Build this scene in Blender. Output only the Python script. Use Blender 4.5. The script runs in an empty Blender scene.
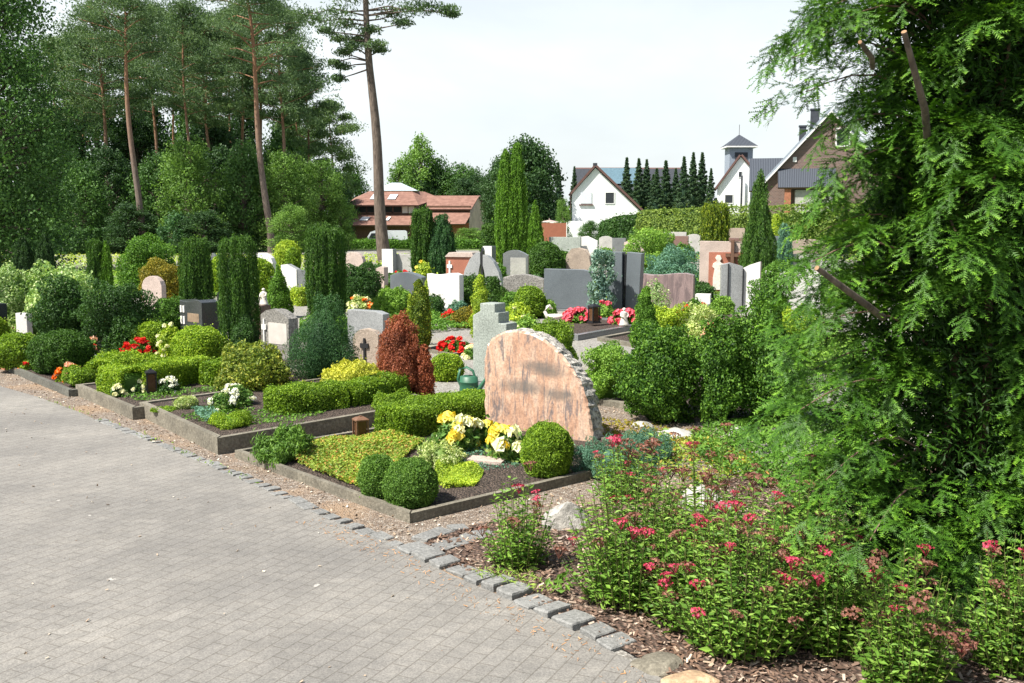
import bpy, bmesh, math, random
import numpy as np
from mathutils import Vector, Matrix
from mathutils.geometry import tessellate_polygon
rng = np.random.default_rng(11); random.seed(5)
scene = bpy.context.scene
COL = scene.collection
# ---------------------------------------------------------------- camera
H, F, W_, H_ = 1.75, 1000.0, 1024, 683
HOR = 220.0
PITCH = math.atan((341.5-HOR)/F)
cp, sp = math.cos(PITCH), math.sin(PITCH)
cam_d = bpy.data.cameras.new('camera'); cam = bpy.data.objects.new('camera', cam_d); COL.objects.link(cam)
cam.location = (0, 0, H); cam.rotation_euler = (math.pi/2-PITCH, 0, 0)
cam_d.sensor_width = 36; cam_d.lens = F*36/W_; cam_d.clip_end = 4000; cam_d.clip_start = .05
scene.camera = cam
def ray(px, py):
    cx, cy = (px-512)/F, (341.5-py)/F
    return cx, cp+cy*sp, -sp+cy*cp
def gp(px, py, z=0.0):
    d = ray(px, py); t = (z-H)/d[2]
    return (d[0]*t, d[1]*t, z)
def atY(px, py, Y):
    d = ray(px, py); t = Y/d[1]
    return (d[0]*t, Y, H+d[2]*t)
def tz(y):
    t = min(1, max(0, (y-60)/50)); return -1.3*t*t*(3-2*t)
# ---------------------------------------------------------------- materials
MATS = {}; LEAF = 1.5
def nmat(name):
    m = bpy.data.materials.new(name); m.use_nodes = True
    nt = m.node_tree; bs = nt.nodes['Principled BSDF']; MATS[name] = m
    return m, nt, bs
def N(nt, t, **k):
    n = nt.nodes.new(t)
    for a, b in k.items():
        if a in n.inputs: n.inputs[a].default_value = b
        else: setattr(n, a, b)
    return n
def ramp(nt, src, stops, interp='LINEAR'):
    r = nt.nodes.new('ShaderNodeValToRGB'); e = r.color_ramp.elements; r.color_ramp.interpolation = interp
    while len(e) < len(stops): e.new(.5)
    for i, (p, c) in enumerate(stops):
        e[i].position = p; e[i].color = (*c, 1) if len(c) == 3 else c
    nt.links.new(src, r.inputs[0]); return r.outputs[0]
def mix(nt, fac, a, b, mode='MIX'):
    m = nt.nodes.new('ShaderNodeMix'); m.data_type = 'RGBA'; m.blend_type = mode
    for s, i in ((fac, 0), (a, 6), (b, 7)):
        if isinstance(s, (int, float)): m.inputs[i].default_value = s
        elif isinstance(s, tuple): m.inputs[i].default_value = (*s, 1)
        else: nt.links.new(s, m.inputs[i])
    return m.outputs[2]
def coord(nt, scale=(1, 1, 1), rot=(0, 0, 0), kind='Object', loc=(0, 0, 0)):
    tc = nt.nodes.new('ShaderNodeTexCoord'); mp = nt.nodes.new('ShaderNodeMapping')
    mp.inputs['Scale'].default_value = scale; mp.inputs['Rotation'].default_value = rot; mp.inputs['Location'].default_value = loc
    nt.links.new(tc.outputs[kind], mp.inputs[0]); return mp.outputs[0]
def noise(nt, vec, scale, detail=4, rough=.55, dist=0):
    n = N(nt, 'ShaderNodeTexNoise'); n.inputs['Scale'].default_value = scale; n.inputs['Detail'].default_value = detail
    n.inputs['Roughness'].default_value = rough; n.inputs['Distortion'].default_value = dist
    nt.links.new(vec, n.inputs['Vector']); return n.outputs['Fac']
def bump(nt, bs, h, s=.5, d=.01):
    b = N(nt, 'ShaderNodeBump'); b.inputs['Strength'].default_value = s; b.inputs['Distance'].default_value = d
    nt.links.new(h, b.inputs['Height']); nt.links.new(b.outputs[0], bs.inputs['Normal'])
def foliage(name, lo, hi, acc=None, trans=.3, rough=.55, spec=.3):
    """leaf colour runs lo..hi over the leaf's own random value v; acc = odd leaves"""
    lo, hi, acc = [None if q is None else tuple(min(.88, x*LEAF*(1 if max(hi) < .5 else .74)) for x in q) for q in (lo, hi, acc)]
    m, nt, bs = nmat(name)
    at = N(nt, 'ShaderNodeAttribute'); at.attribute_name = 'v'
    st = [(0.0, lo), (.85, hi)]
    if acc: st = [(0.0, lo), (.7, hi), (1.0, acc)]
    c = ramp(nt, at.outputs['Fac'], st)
    n = noise(nt, coord(nt), 2.3, 3)
    f = ramp(nt, n, [(.3, (.72, .76, .8)), (.7, (1.2, 1.15, 1.0))])
    c = mix(nt, 1.0, c, f, 'MULTIPLY')
    nt.links.new(c, bs.inputs['Base Color']); bs.inputs['Roughness'].default_value = rough
    bs.inputs['Specular IOR Level'].default_value = spec
    tr = N(nt, 'ShaderNodeBsdfTranslucent'); c2 = mix(nt, 1.0, c, (1.15, 1.2, .6), 'MULTIPLY'); nt.links.new(c2, tr.inputs[0])
    ms = N(nt, 'ShaderNodeMixShader'); ms.inputs[0].default_value = trans
    nt.links.new(bs.outputs[0], ms.inputs[1]); nt.links.new(tr.outputs[0], ms.inputs[2])
    nt.links.new(ms.outputs[0], nt.nodes['Material Output'].inputs[0]); return m
def plain(name, c, rough=.6, metal=0, var=.15, sc=6, spec=.4, bmp=0):
    m, nt, bs = nmat(name)
    n = noise(nt, coord(nt), sc, 5)
    a = tuple(max(0, x*(1-var)) for x in c); b = tuple(x*(1+var) for x in c)
    col = ramp(nt, n, [(.3, a), (.7, b)]); nt.links.new(col, bs.inputs['Base Color'])
    bs.inputs['Roughness'].default_value = rough; bs.inputs['Metallic'].default_value = metal; bs.inputs['Specular IOR Level'].default_value = spec
    if bmp: bump(nt, bs, noise(nt, coord(nt), sc*8, 4), bmp, .01)
    return m
def granite(name, c, spk=.35, sc=90, rough=.35, stain=.2, bmp=0, vein=None):
    m, nt, bs = nmat(name); v = coord(nt)
    n1 = noise(nt, v, sc, 3, .7)
    col = ramp(nt, n1, [(.35, tuple(x*(1-spk) for x in c)), (.5, c), (.66, tuple(min(.9, x*(1+spk)+.02) for x in c))])
    n2 = noise(nt, v, 2.2, 5, .65)
    col = mix(nt, 1.0, col, ramp(nt, n2, [(.35, (1-stain,)*3), (.65, (1, 1, 1))]), 'MULTIPLY')
    if vein:
        vv = coord(nt, (6, 6, 1.2), (0, .3, 0))
        n3 = noise(nt, vv, 2.0, 5, .65, .8)
        col = mix(nt, ramp(nt, n3, [(.48, (0, 0, 0)), (.62, (1, 1, 1))]), col, vein)
    nt.links.new(col, bs.inputs['Base Color']); bs.inputs['Roughness'].default_value = rough
    if bmp: bump(nt, bs, noise(nt, v, 14, 6, .7), bmp, .03)
    return m
# ---------------------------------------------------------------- mesh builder
class MB:
    def __init__(s): s.V = []; s.F = []; s.A = []; s.n = 0
    def add(s, V, Fc, v=.5, mat=0, smooth=False):
        V = np.asarray(V, dtype=np.float64).reshape(-1, 3); Fc = np.asarray(Fc, dtype=np.int64)
        s.V.append(V); s.A.append(np.broadcast_to(np.asarray(v, dtype=np.float64), (len(V),)))
        s.F.append((Fc+s.n, mat, smooth)); s.n += len(V); return s
    def box(s, c, d, rz=0, mat=0, v=.5):
        x, y, z = (q/2 for q in d)
        V = np.array([(a*x, b*y, e*z) for e in (-1, 1) for b in (-1, 1) for a in (-1, 1)])
        R = np.array(Matrix.Rotation(rz, 3, 'Z')); V = V@R.T+np.array(c)
        return s.add(V, [(0, 2, 3, 1), (4, 5, 7, 6), (0, 1, 5, 4), (2, 6, 7, 3), (0, 4, 6, 2), (1, 3, 7, 5)], v, mat)
    def tube(s, P, R, seg=8, mat=0, smooth=True, v=.5, cap=True):
        P = np.array(P, float); n = len(P); R = np.broadcast_to(np.array(R, float), (n,))
        T = np.gradient(P, axis=0); T /= np.linalg.norm(T, axis=1)[:, None]+1e-9
        ref = np.array([0, 0, 1.]) if abs(T[0, 2]) < .9 else np.array([1., 0, 0])
        U = np.cross(T, ref); U /= np.linalg.norm(U, axis=1)[:, None]+1e-9; B = np.cross(T, U)
        a = np.arange(seg)*2*math.pi/seg
        V = P[:, None, :]+R[:, None, None]*(np.cos(a)[None, :, None]*U[:, None, :]+np.sin(a)[None, :, None]*B[:, None, :])
        Fc = [(i*seg+j, i*seg+(j+1) % seg, (i+1)*seg+(j+1) % seg, (i+1)*seg+j) for i in range(n-1) for j in range(seg)]
        s.add(V.reshape(-1, 3), Fc, v, mat, smooth)
        if cap:
            for ring in (V[0][::-1], V[-1]):
                s.add(np.vstack([ring, ring.mean(0)]), [(j, (j+1) % seg, seg) for j in range(seg)], v, mat)
        return s
    def lathe(s, prof, seg=20, c=(0, 0, 0), sx=1, sy=1, mat=0, smooth=True, v=.5, rz=0):
        n = len(prof); a = np.arange(seg)*2*math.pi/seg+rz
        V = np.array([[(c[0]+r*math.cos(t)*sx, c[1]+r*math.sin(t)*sy, c[2]+z) for t in a] for r, z in prof]).reshape(-1, 3)
        Fc = [(i*seg+j, i*seg+(j+1) % seg, (i+1)*seg+(j+1) % seg, (i+1)*seg+j) for i in range(n-1) for j in range(seg)]
        return s.add(V, Fc, v, mat, smooth)
    def prism(s, poly, t, plane='XZ', off=0, mat=0, side=None):
        """poly in (u,w) extruded by thickness t centred on off"""
        n = len(poly); tri = tessellate_polygon([[Vector((p[0], p[1], 0)) for p in poly]])
        def P(u, w, d): return (u, d, w) if plane == 'XZ' else ((d, u, w) if plane == 'YZ' else (u, w, d))
        V = [P(u, w, off-t/2) for u, w in poly]+[P(u, w, off+t/2) for u, w in poly]
        s.add(V, [(a, b, c) for a, b, c in tri]+[(c+n, b+n, a+n) for a, b, c in tri], .5, mat)
        s.add(V, [(i, i+n, (i+1) % n+n, (i+1) % n) for i in range(n)], .5, mat if side is None else side)
        return s
    def xf(s, M):
        M = np.array(M); s.V = [v@M[:3, :3].T+M[:3, 3] for v in s.V]; return s
    def build(s, name, mats, parent=None, loc=None, rz=None, fix=False):
        me = bpy.data.meshes.new(name)
        V = np.vstack(s.V); me.vertices.add(len(V)); me.vertices.foreach_set('co', V.ravel())
        li, ls, mi, sm = [], [], [], []; st = 0
        for f, m, k in s.F:
            if len(f) == 0: continue
            f = f.reshape(len(f), -1); w = f.shape[1]; li.append(f.ravel()); ls.append(st+np.arange(len(f))*w); st += f.size
            mi.append(np.full(len(f), m)); sm.append(np.full(len(f), k))
        li = np.concatenate(li); ls = np.concatenate(ls)
        me.loops.add(len(li)); me.polygons.add(len(ls))
        me.loops.foreach_set('vertex_index', li.astype(np.int32)); me.polygons.foreach_set('loop_start', ls.astype(np.int32))
        me.polygons.foreach_set('material_index', np.concatenate(mi).astype(np.int32))
        me.update(calc_edges=True)
        me.polygons.foreach_set('use_smooth', np.concatenate(sm).astype(bool))
        at = me.attributes.new('v', 'FLOAT', 'POINT'); at.data.foreach_set('value', np.concatenate(s.A).astype(np.float32))
        if fix:
            bm = bmesh.new(); bm.from_mesh(me); bmesh.ops.remove_doubles(bm, verts=bm.verts, dist=1e-5)
            bmesh.ops.recalc_face_normals(bm, faces=bm.faces); bm.to_mesh(me); bm.free()
        for m in (mats if isinstance(mats, (list, tuple)) else [mats]): me.materials.append(MATS[m] if isinstance(m, str) else m)
        o = bpy.data.objects.new(name, me); COL.objects.link(o)
        if parent: o.parent = parent
        if loc is not None: o.location = loc
        if rz is not None: o.rotation_euler = (0, 0, rz)
        return o
def tag(o, label=None, cat=None, group=None, kind=None):
    if label: o['label'] = label
    if cat: o['category'] = cat
    if group: o['group'] = group
    if kind: o['kind'] = kind
    return o
def thing(name, label, cat, loc, rz=0, group=None):
    o = bpy.data.objects.new(name, None); COL.objects.link(o); o.location = loc; o.rotation_euler = (0, 0, rz)
    o.empty_display_size = .2
    return tag(o, label, cat, group)
def share(src, name, parent=None, loc=(0, 0, 0), rz=0, s=1):
    c = src.copy(); c.name = name; COL.objects.link(c); c.parent = parent; c.location = loc; c.rotation_euler = (0, 0, rz)
    c.scale = (s, s, s) if isinstance(s, (int, float)) else s
    return c
def unit(a): return a/(np.linalg.norm(a, axis=-1, keepdims=True)+1e-9)
def leaves(mb, P, Nr, size, asp=.55, nj=.7, up=0., v=None, mat=0, bend=.12):
    n = len(P)
    Nn = unit(Nr+nj*rng.normal(size=(n, 3))); T = rng.normal(size=(n, 3)); T[:, 2] += up
    T = unit(T-(T*Nn).sum(1)[:, None]*Nn); B = np.cross(Nn, T)
    s = (size*(.65+.7*rng.random(n)))[:, None]
    q = np.stack([P-T*s*.5, P+B*s*asp*.5+Nn*s*bend, P+T*s*.5, P-B*s*asp*.5+Nn*s*bend], 1)
    if v is None: v = rng.random(n)
    mb.add(q.reshape(-1, 3), np.arange(4*n).reshape(n, 4), np.repeat(v, 4), mat)
BALL = [(.45, 0), (.82, .1), (.98, .3), (1, .48), (.93, .68), (.75, .85), (.45, .96), (0, 1)]
DOME = [(.9, 0), (1, .15), (.97, .4), (.82, .68), (.55, .88), (.25, .98), (0, 1)]
COLM = [(.7, 0), (.92, .06), (1, .3), (1, .7), (.93, .9), (.75, .97), (0, 1)]
CONE = [(.5, 0), (.95, .06), (1, .14), (.8, .4), (.52, .66), (.25, .88), (0, 1)]
SPIN = [(.5, 0), (.9, .15), (1, .35), (.85, .62), (.55, .85), (.25, .97), (0, 1)]
MOUND = [(1, 0), (.93, .35), (.78, .68), (.5, .9), (.2, .99), (0, 1)]
def sample(prof, h, rx, ry, n, squ=2.0):
    pr = np.array(prof); rm = (rx+ry)/2
    d = np.diff(pr, axis=0); L = np.hypot(d[:, 0]*rm, d[:, 1]*h); w = L*(pr[:-1, 0]+pr[1:, 0]+.02); area = (w*rm).sum()*math.pi
    k = rng.choice(len(w), n, p=w/w.sum()); r0, r1 = pr[k, 0], pr[k+1, 0]
    u = rng.random(n); q = r0*r0+(r1*r1-r0*r0)*u
    f = np.where(np.abs(r1-r0) > 1e-4, (np.sqrt(q)-r0)/(r1-r0+1e-12), u)
    r = r0+(r1-r0)*f; z = (pr[k, 1]+(pr[k+1, 1]-pr[k, 1])*f)*h
    a = rng.random(n)*2*math.pi; ca, sa = np.cos(a), np.sin(a)
    e = (np.abs(ca)**squ+np.abs(sa)**squ)**(-1/squ)
    P = np.stack([r*ca*e*rx, r*sa*e*ry, z], 1)
    Nr = unit(np.stack([d[k, 1]*h*ca/rx*rm, d[k, 1]*h*sa/ry*rm, -d[k, 0]*rm], 1))
    return P, Nr, area
def lumpy(P, Nr, seeds, amp, rm, zs=1.):
    D = np.full(len(P), 9e9); kz = np.array([1, 1, zs])
    for sd in seeds: D = np.minimum(D, (((P-sd)*kz)**2).sum(1))
    D = np.sqrt(D); m = np.median(D)+1e-6
    return P+Nr*((.8-np.clip(D/m, 0, 2.2))*amp*rm*.6)[:, None], D/m
def body(mb, prof, h, rx, ry=None, leaf=.03, cov=2.4, asp=.55, lump=.12, K=40, depth=.18, nj=.7, up=0., squ=2., core=.84, c=(0, 0, 0), mat=0, nmax=26000, irr=.0, cmat=None, zs=1.):
    ry = ry or rx; rm = (rx+ry)/2
    _, _, area = sample(prof, h, rx, ry, 4, squ)
    n = int(min(nmax, max(60, cov*area/(leaf*leaf*asp*.5))))
    P, Nr, _ = sample(prof, h, rx, ry, n, squ); S, _, _ = sample(prof, h, rx, ry, K, squ)
    P, dn = lumpy(P, Nr, S, lump, rm, zs)
    if irr:
        k = rng.normal(size=(3, 3))*2.2/rm; ph = rng.random(3)*6
        P = P+Nr*(np.sin(P@k.T+ph).sum(1)*irr*rm*.5)[:, None]
    P = P-Nr*(depth*rm*rng.random(n)**2)[:, None]
    P = P+Nr*((rng.random(n) > .965)*rng.random(n)*leaf*1.8)[:, None]
    P[:, 2] = np.maximum(P[:, 2], leaf*.3)
    leaves(mb, P+np.array(c), Nr, leaf, asp, nj, up, mat=mat)
    if core:
        k = core-lump*.25
        mb.lathe([(r*k*rm, z*h*(.5+k/2)) for r, z in prof], 14, c, rx/rm, ry/rm, mat if cmat is None else cmat, True, 0.0)  # opaque inner mass in the darkest leaf tone, painted shade of the interior
    return mb
def ribbon(mb, pts, w, h, leaf=.03, cov=2.4, asp=.6, lump=.1, depth=.1, nj=.7, up=0, sq=4.0, mat=0, nmax=40000, hv=None, step=.25):
    """clipped hedge along a polyline"""
    pts = np.array(pts, float)[:, :2]; seg = np.diff(pts, axis=0); L = np.hypot(seg[:, 0], seg[:, 1]); cum = np.concatenate([[0], np.cumsum(L)]); T = cum[-1]
    area = T*(2*h+w)+w*h*2; n = int(min(nmax, cov*area/(leaf*leaf*asp*.5)))
    def fr(s):
        k = np.clip(np.searchsorted(cum, s)-1, 0, len(L)-1); f = (s-cum[k])/L[k]
        c = pts[k]+seg[k]*f[:, None]; d = seg[k]/L[k][:, None]; return c, d
    s = rng.random(n)*T
    e = np.minimum(s, T-s)/(w*.5); er = np.where(e < 1, (1-(1-np.clip(e, 0, 1))**3)**(1/3), 1)
    u = rng.random(n)*(2*h+w)
    lat = np.where(u < h, -1, np.where(u > h+w, 1, (u-h)/w*2-1)); zz = np.where(u < h, u/h, np.where(u > h+w, (2*h+w-u)/h, 1))
    q = (np.abs(lat)**sq+np.abs(zz)**sq)**(-1/sq); lat2 = lat*q; zz2 = zz*q
    c, d = fr(s); nrm = np.stack([-d[:, 1], d[:, 0]], 1)
    hh = h if hv is None else h*np.interp(s/T, *hv)
    P = np.stack([c[:, 0]+nrm[:, 0]*lat2*w/2*er, c[:, 1]+nrm[:, 1]*lat2*w/2*er, zz2*hh*(.92+.08*er)], 1)
    Nr = unit(np.stack([nrm[:, 0]*lat**3, nrm[:, 1]*lat**3, zz**5], 1))
    # end caps
    m = int(n*w*h*2/area)+8; sd = rng.random(m) > .5; cc, dd = fr(np.where(sd, 1e-4, T-1e-4)); nn = np.stack([-dd[:, 1], dd[:, 0]], 1)
    l = rng.random(m)*2-1; z = rng.random(m)**.8; sg = np.where(sd, 1, -1)*w*.04*(2+l*l*4)
    Pc = np.stack([cc[:, 0]+nn[:, 0]*l*w*.45+dd[:, 0]*sg, cc[:, 1]+nn[:, 1]*l*w*.45+dd[:, 1]*sg, z*h*.95*(1 if hv is None else np.where(sd, hv[1][0], hv[1][-1]))], 1)
    Nc = np.stack([-dd[:, 0]*np.where(sd, 1, -1), -dd[:, 1]*np.where(sd, 1, -1), 0*l], 1)
    P = np.vstack([P, Pc]); Nr = np.vstack([Nr, Nc])
    k = max(10, int(area/(step*step))); idx = rng.choice(len(P), min(k, 500, len(P)), replace=False)
    P, _ = lumpy(P, Nr, P[idx], lump, min(w, h))
    P -= Nr*(depth*min(w, h)*rng.random(len(P))**2)[:, None]; P += Nr*((rng.random(len(P)) > .965)*rng.random(len(P))*leaf*1.8)[:, None]; P[:, 2] = np.maximum(P[:, 2], leaf*.3)
    leaves(mb, P, Nr, leaf, asp, nj, up, mat=mat)
    ns = max(2, int(T/.25)); ss = np.linspace(w*.2, T-w*.2, ns); c, d = fr(ss); nr = np.stack([-d[:, 1], d[:, 0]], 1); a = w*.32
    hh = np.full(ns, h) if hv is None else h*np.interp(ss/T, *hv)
    V = np.stack([np.stack([c[:, 0]+nr[:, 0]*l*a, c[:, 1]+nr[:, 1]*l*a, hh*z], 1) for l, z in ((-1, .02), (-1, .6), (-.7, .78), (.7, .78), (1, .6), (1, .02))], 1)
    mb.add(V.reshape(-1, 3), [(i*6+j, i*6+j+1, i*6+j+7, i*6+j+6) for i in range(ns-1) for j in range(5)], 0., mat, True)  # hedge core coloured darkest leaf tone as painted inner shade
    mb.add(V[0], [tuple(range(6))], 0., mat); mb.add(V[-1], [tuple(range(6))], 0., mat)
    return mb
def clumps(mb, C, R, per, leaf, asp=.6, nj=.8, up=0., fill=.45, mat=0, v0=0, v1=1):
    C = np.array(C, float); R = np.array(R, float).reshape(len(C), -1); R = np.broadcast_to(R, (len(C), 3)) if R.shape[1] == 1 else R
    n = len(C)*per; k = np.repeat(np.arange(len(C)), per)
    d = unit(rng.normal(size=(n, 3))); r = rng.random(n)**fill
    r *= 1+.25*np.sin(d@np.array([5., 3, 4])+k)
    P = C[k]+d*R[k]*r[:, None]
    leaves(mb, P, d, leaf, asp, nj, up, v=v0+(v1-v0)*np.clip(.5*rng.random(n)+.5*rng.random(len(C))[k], 0, 1), mat=mat)
def P_(px, yb, yt, wp):
    """place on the ground: location, height, width in metres"""
    x, y, z = gp(px, yb); d = y*cp+H*sp
    return (x, y, 0), atY(px, yt, y)[2], wp*d/F, d
def poly_sheet(name, px, z, mat, world=False, kind='structure'):
    pts = [(*p, 0)[:2] if world else gp(*p)[:2] for p in px]
    tri = tessellate_polygon([[Vector((a, b, 0)) for a, b in pts]])
    mb = MB(); mb.add([(a, b, z) for a, b in pts], [t for t in tri])
    o = mb.build(name, mat, fix=True)
    if o.data.polygons[0].normal.z < 0:
        o.data.flip_normals()
    return tag(o, kind=kind) if kind else o
def inside(P, poly):
    x, y = P[:, 0], P[:, 1]; r = np.zeros(len(P), bool); n = len(poly)
    for i in range(n):
        (x0, y0), (x1, y1) = poly[i], poly[(i+1) % n]
        c = ((y0 > y) != (y1 > y)) & (x < (x1-x0)*(y-y0)/((y1-y0) if y1 != y0 else 1e-9)+x0); r ^= c
    return r
def scatter(poly, n):
    a = np.array(poly); lo, hi = a.min(0), a.max(0); P = rng.random((int(n*2.5)+10, 2))*(hi-lo)+lo
    return P[inside(P, poly)][:n]
# ---------------------------------------------------------------- world and sun
SUN_EL, SUN_AZ = math.radians(54), math.atan2(-.86, -.50)
w = bpy.data.worlds.new('World'); scene.world = w; w.use_nodes = True; nt = w.node_tree; bg = nt.nodes['Background']
sky = N(nt, 'ShaderNodeTexSky'); sky.sky_type = 'NISHITA'; sky.sun_disc = False; sky.sun_elevation = SUN_EL; sky.sun_rotation = SUN_AZ % (2*math.pi)
sky.dust_density = 2.5; sky.air_density = 1.2; sky.altitude = 50
v = coord(nt, (1, 1, 2.2), kind='Generated')
cl = ramp(nt, noise(nt, v, 2.2, 6, .55, .3), [(.35, (.72, .72, .72)), (.6, (1, 1, 1))])
gz = N(nt, 'ShaderNodeSeparateXYZ'); nt.links.new(coord(nt, kind='Generated'), gz.inputs[0])
lowsky = ramp(nt, gz.outputs[2], [(.16, (1, 1, 1)), (.38, (.03, .03, .03))])
c = mix(nt, mix(nt, 1., cl, lowsky, 'MULTIPLY'), sky.outputs[0], (8.2, 8.75, 9.0))
nt.links.new(c, bg.inputs[0]); bg.inputs[1].default_value = .07
sd = bpy.data.lights.new('sun', 'SUN'); sun = bpy.data.objects.new('sun', sd); COL.objects.link(sun)
sd.energy = 5.0; sd.angle = math.radians(.6); sd.color = (1, .955, .87)
S = Vector((math.sin(SUN_AZ)*math.cos(SUN_EL), math.cos(SUN_AZ)*math.cos(SUN_EL), math.sin(SUN_EL)))
sun.rotation_euler = S.to_track_quat('Z', 'Y').to_euler(); sun.location = (-20, -10, 30)
vs = scene.view_settings; vs.view_transform = 'Standard'; vs.look = 'None'; vs.exposure = .91; vs.gamma = 1
# ---------------------------------------------------------------- leaf materials
foliage('box_leaf', (.035, .085, .006), (.20, .31, .025))
foliage('hornbeam_leaf', (.012, .042, .006), (.075, .17, .018), (.13, .24, .03))
foliage('box_bright', (.055, .125, .008), (.24, .35, .025), (.26, .34, .03))
foliage('box_dark', (.018, .05, .008), (.06, .13, .02))
foliage('thuja', (.016, .05, .010), (.075, .155, .025))
foliage('thuja_bright', (.04, .10, .010), (.12, .24, .025))
foliage('thuja_dark', (.012, .035, .012), (.04, .085, .025))
foliage('dwarf', (.035, .09, .012), (.12, .22, .035))
foliage('juniper_blue', (.04, .10, .07), (.12, .24, .17))
foliage('spruce_blue', (.05, .11, .09), (.21, .31, .27))
foliage('gold_thuja', (.03, .06, .008), (.11, .17, .015), (.30, .34, .03))
foliage('cypress_deep', (.02, .06, .022), (.055, .13, .045))
foliage('yellow_leaf', (.30, .34, .03), (.62, .60, .09))
foliage('lime_leaf', (.13, .22, .02), (.34, .42, .04))
foliage('lime_red', (.09, .16, .02), (.25, .33, .05), (.34, .15, .05))
foliage('variegated', (.14, .22, .05), (.36, .42, .16), (.62, .62, .36))
foliage('silver_leaf', (.10, .19, .05), (.26, .36, .13), (.50, .56, .34))
foliage('rust', (.14, .035, .018), (.30, .10, .05))
foliage('orange_leaf', (.10, .11, .012), (.24, .19, .02))
foliage('rhodo', (.05, .09, .015), (.17, .22, .03), (.34, .34, .07))
foliage('hedge_far', (.06, .11, .02), (.17, .235, .045))
foliage('mid_green', (.03, .08, .010), (.11, .225, .03))
foliage('light_green', (.07, .15, .02), (.19, .32, .05))
foliage('dark_green', (.018, .05, .012), (.05, .115, .025))
foliage('rose_leaf', (.03, .08, .012), (.10, .20, .04), (.30, .38, .12))
foliage('spirea_leaf', (.04, .10, .012), (.14, .255, .035), (.20, .30, .06))
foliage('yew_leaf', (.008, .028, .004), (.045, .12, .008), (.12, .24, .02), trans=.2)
foliage('pine_needle', (.030, .065, .030), (.105, .165, .075))
foliage('pine_light', (.045, .085, .035), (.14, .21, .085))
foliage('tree_leaf', (.025, .065, .018), (.08, .165, .04))
foliage('tree_dark', (.014, .038, .015), (.048, .10, .033))
foliage('tree_light', (.05, .11, .022), (.15, .26, .055))
foliage('spruce_leaf', (.018, .048, .026), (.065, .115, .055))
foliage('grass_leaf', (.08, .15, .02), (.22, .32, .05))
for nm, a, b in (('petal_red', (.50, .010, .012), (.72, .03, .02)), ('petal_orange', (.70, .12, .01), (.85, .22, .02)), ('petal_pink', (.62, .06, .12), (.80, .20, .26)),
                 ('petal_magenta', (.34, .02, .06), (.50, .07, .13)), ('petal_white', (.72, .72, .62), (.85, .85, .78)), ('petal_yellow', (.78, .55, .03), (.88, .76, .20)),
                 ('petal_peach', (.72, .28, .18), (.8, .55, .42)), ('seed_brown', (.09, .035, .025), (.19, .085, .065)), ('petal_cream', (.72, .70, .38), (.84, .82, .58))):
    foliage(nm, a, b, trans=.2)
# bark etc
def bark(name, lo, hi, top=None, zt=8):
    m, nt, bs = nmat(name); v = coord(nt, (6, 6, 1.1)); n = noise(nt, v, 3, 6, .65, .4)
    c = ramp(nt, n, [(.35, lo), (.65, hi)])
    if top:
        tc = coord(nt); sx = N(nt, 'ShaderNodeSeparateXYZ'); nt.links.new(tc, sx.inputs[0])
        mr = N(nt, 'ShaderNodeMapRange'); mr.inputs[1].default_value = zt*.45; mr.inputs[2].default_value = zt
        nt.links.new(sx.outputs[2], mr.inputs[0]); c = mix(nt, mr.outputs[0], c, mix(nt, n, tuple(x*.7 for x in top), top))
    nt.links.new(c, bs.inputs['Base Color']); bs.inputs['Roughness'].default_value = .9; bump(nt, bs, n, .8, .03)
bark('bark', (.06, .045, .035), (.18, .14, .11)); bark('pine_bark', (.10, .075, .06), (.22, .17, .14), (.30, .155, .085), 9)
bark('yew_bark', (.09, .05, .035), (.26, .16, .12)); bark('pale_bark', (.2, .18, .15), (.5, .47, .42))
# stones
granite('gr_grey', (.30, .31, .31), .35); granite('gr_mid', (.17, .18, .185), .25, rough=.25); granite('gr_dark', (.055, .06, .062), .3, rough=.18)
granite('gr_black', (.022, .023, .026), .3, rough=.12); granite('gr_white', (.66, .65, .62), .12, rough=.6, stain=.15); granite('gr_pale', (.45, .44, .41), .2, rough=.7, stain=.3, bmp=.4)
granite('gr_red', (.30, .15, .12), .35, vein=(.12, .08, .08)); granite('gr_pink', (.50, .40, .35), .25, rough=.6, stain=.25, bmp=.3); granite('gr_rust', (.36, .13, .08), .25, rough=.6)
granite('gr_wave', (.30, .22, .21), .3, vein=(.16, .12, .12)); granite('gr_green', (.33, .37, .33), .32, 60, .6, .3, .2); granite('gr_slate', (.13, .15, .165), .2, rough=.3)
granite('gr_speck', (.22, .21, .19), .55, 40, .55, .2, .3); granite('gr_brown', (.20, .12, .10), .35); granite('gr_tan', (.36, .29, .23), .25, rough=.8, stain=.3, bmp=.5)
granite('gr_rough', (.50, .47, .42), .6, 35, .9, .35, .9); granite('kerb_stone', (.21, .19, .145), .3, 50, .9, .45, .5); granite('kerb_dark', (.12, .12, .10), .3, 50, .8, .4, .4)
granite('cobble', (.225, .225, .215), .25, 60, .75, .3, .5); granite('cobble_tan', (.48, .33, .20), .3, 20, .85, .3, .6); granite('limestone', (.42, .40, .36), .3, 20, .9, .3, .8)
granite('wood_weathered', (.16, .12, .07), .35, 30, .85, .3, .5)
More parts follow.
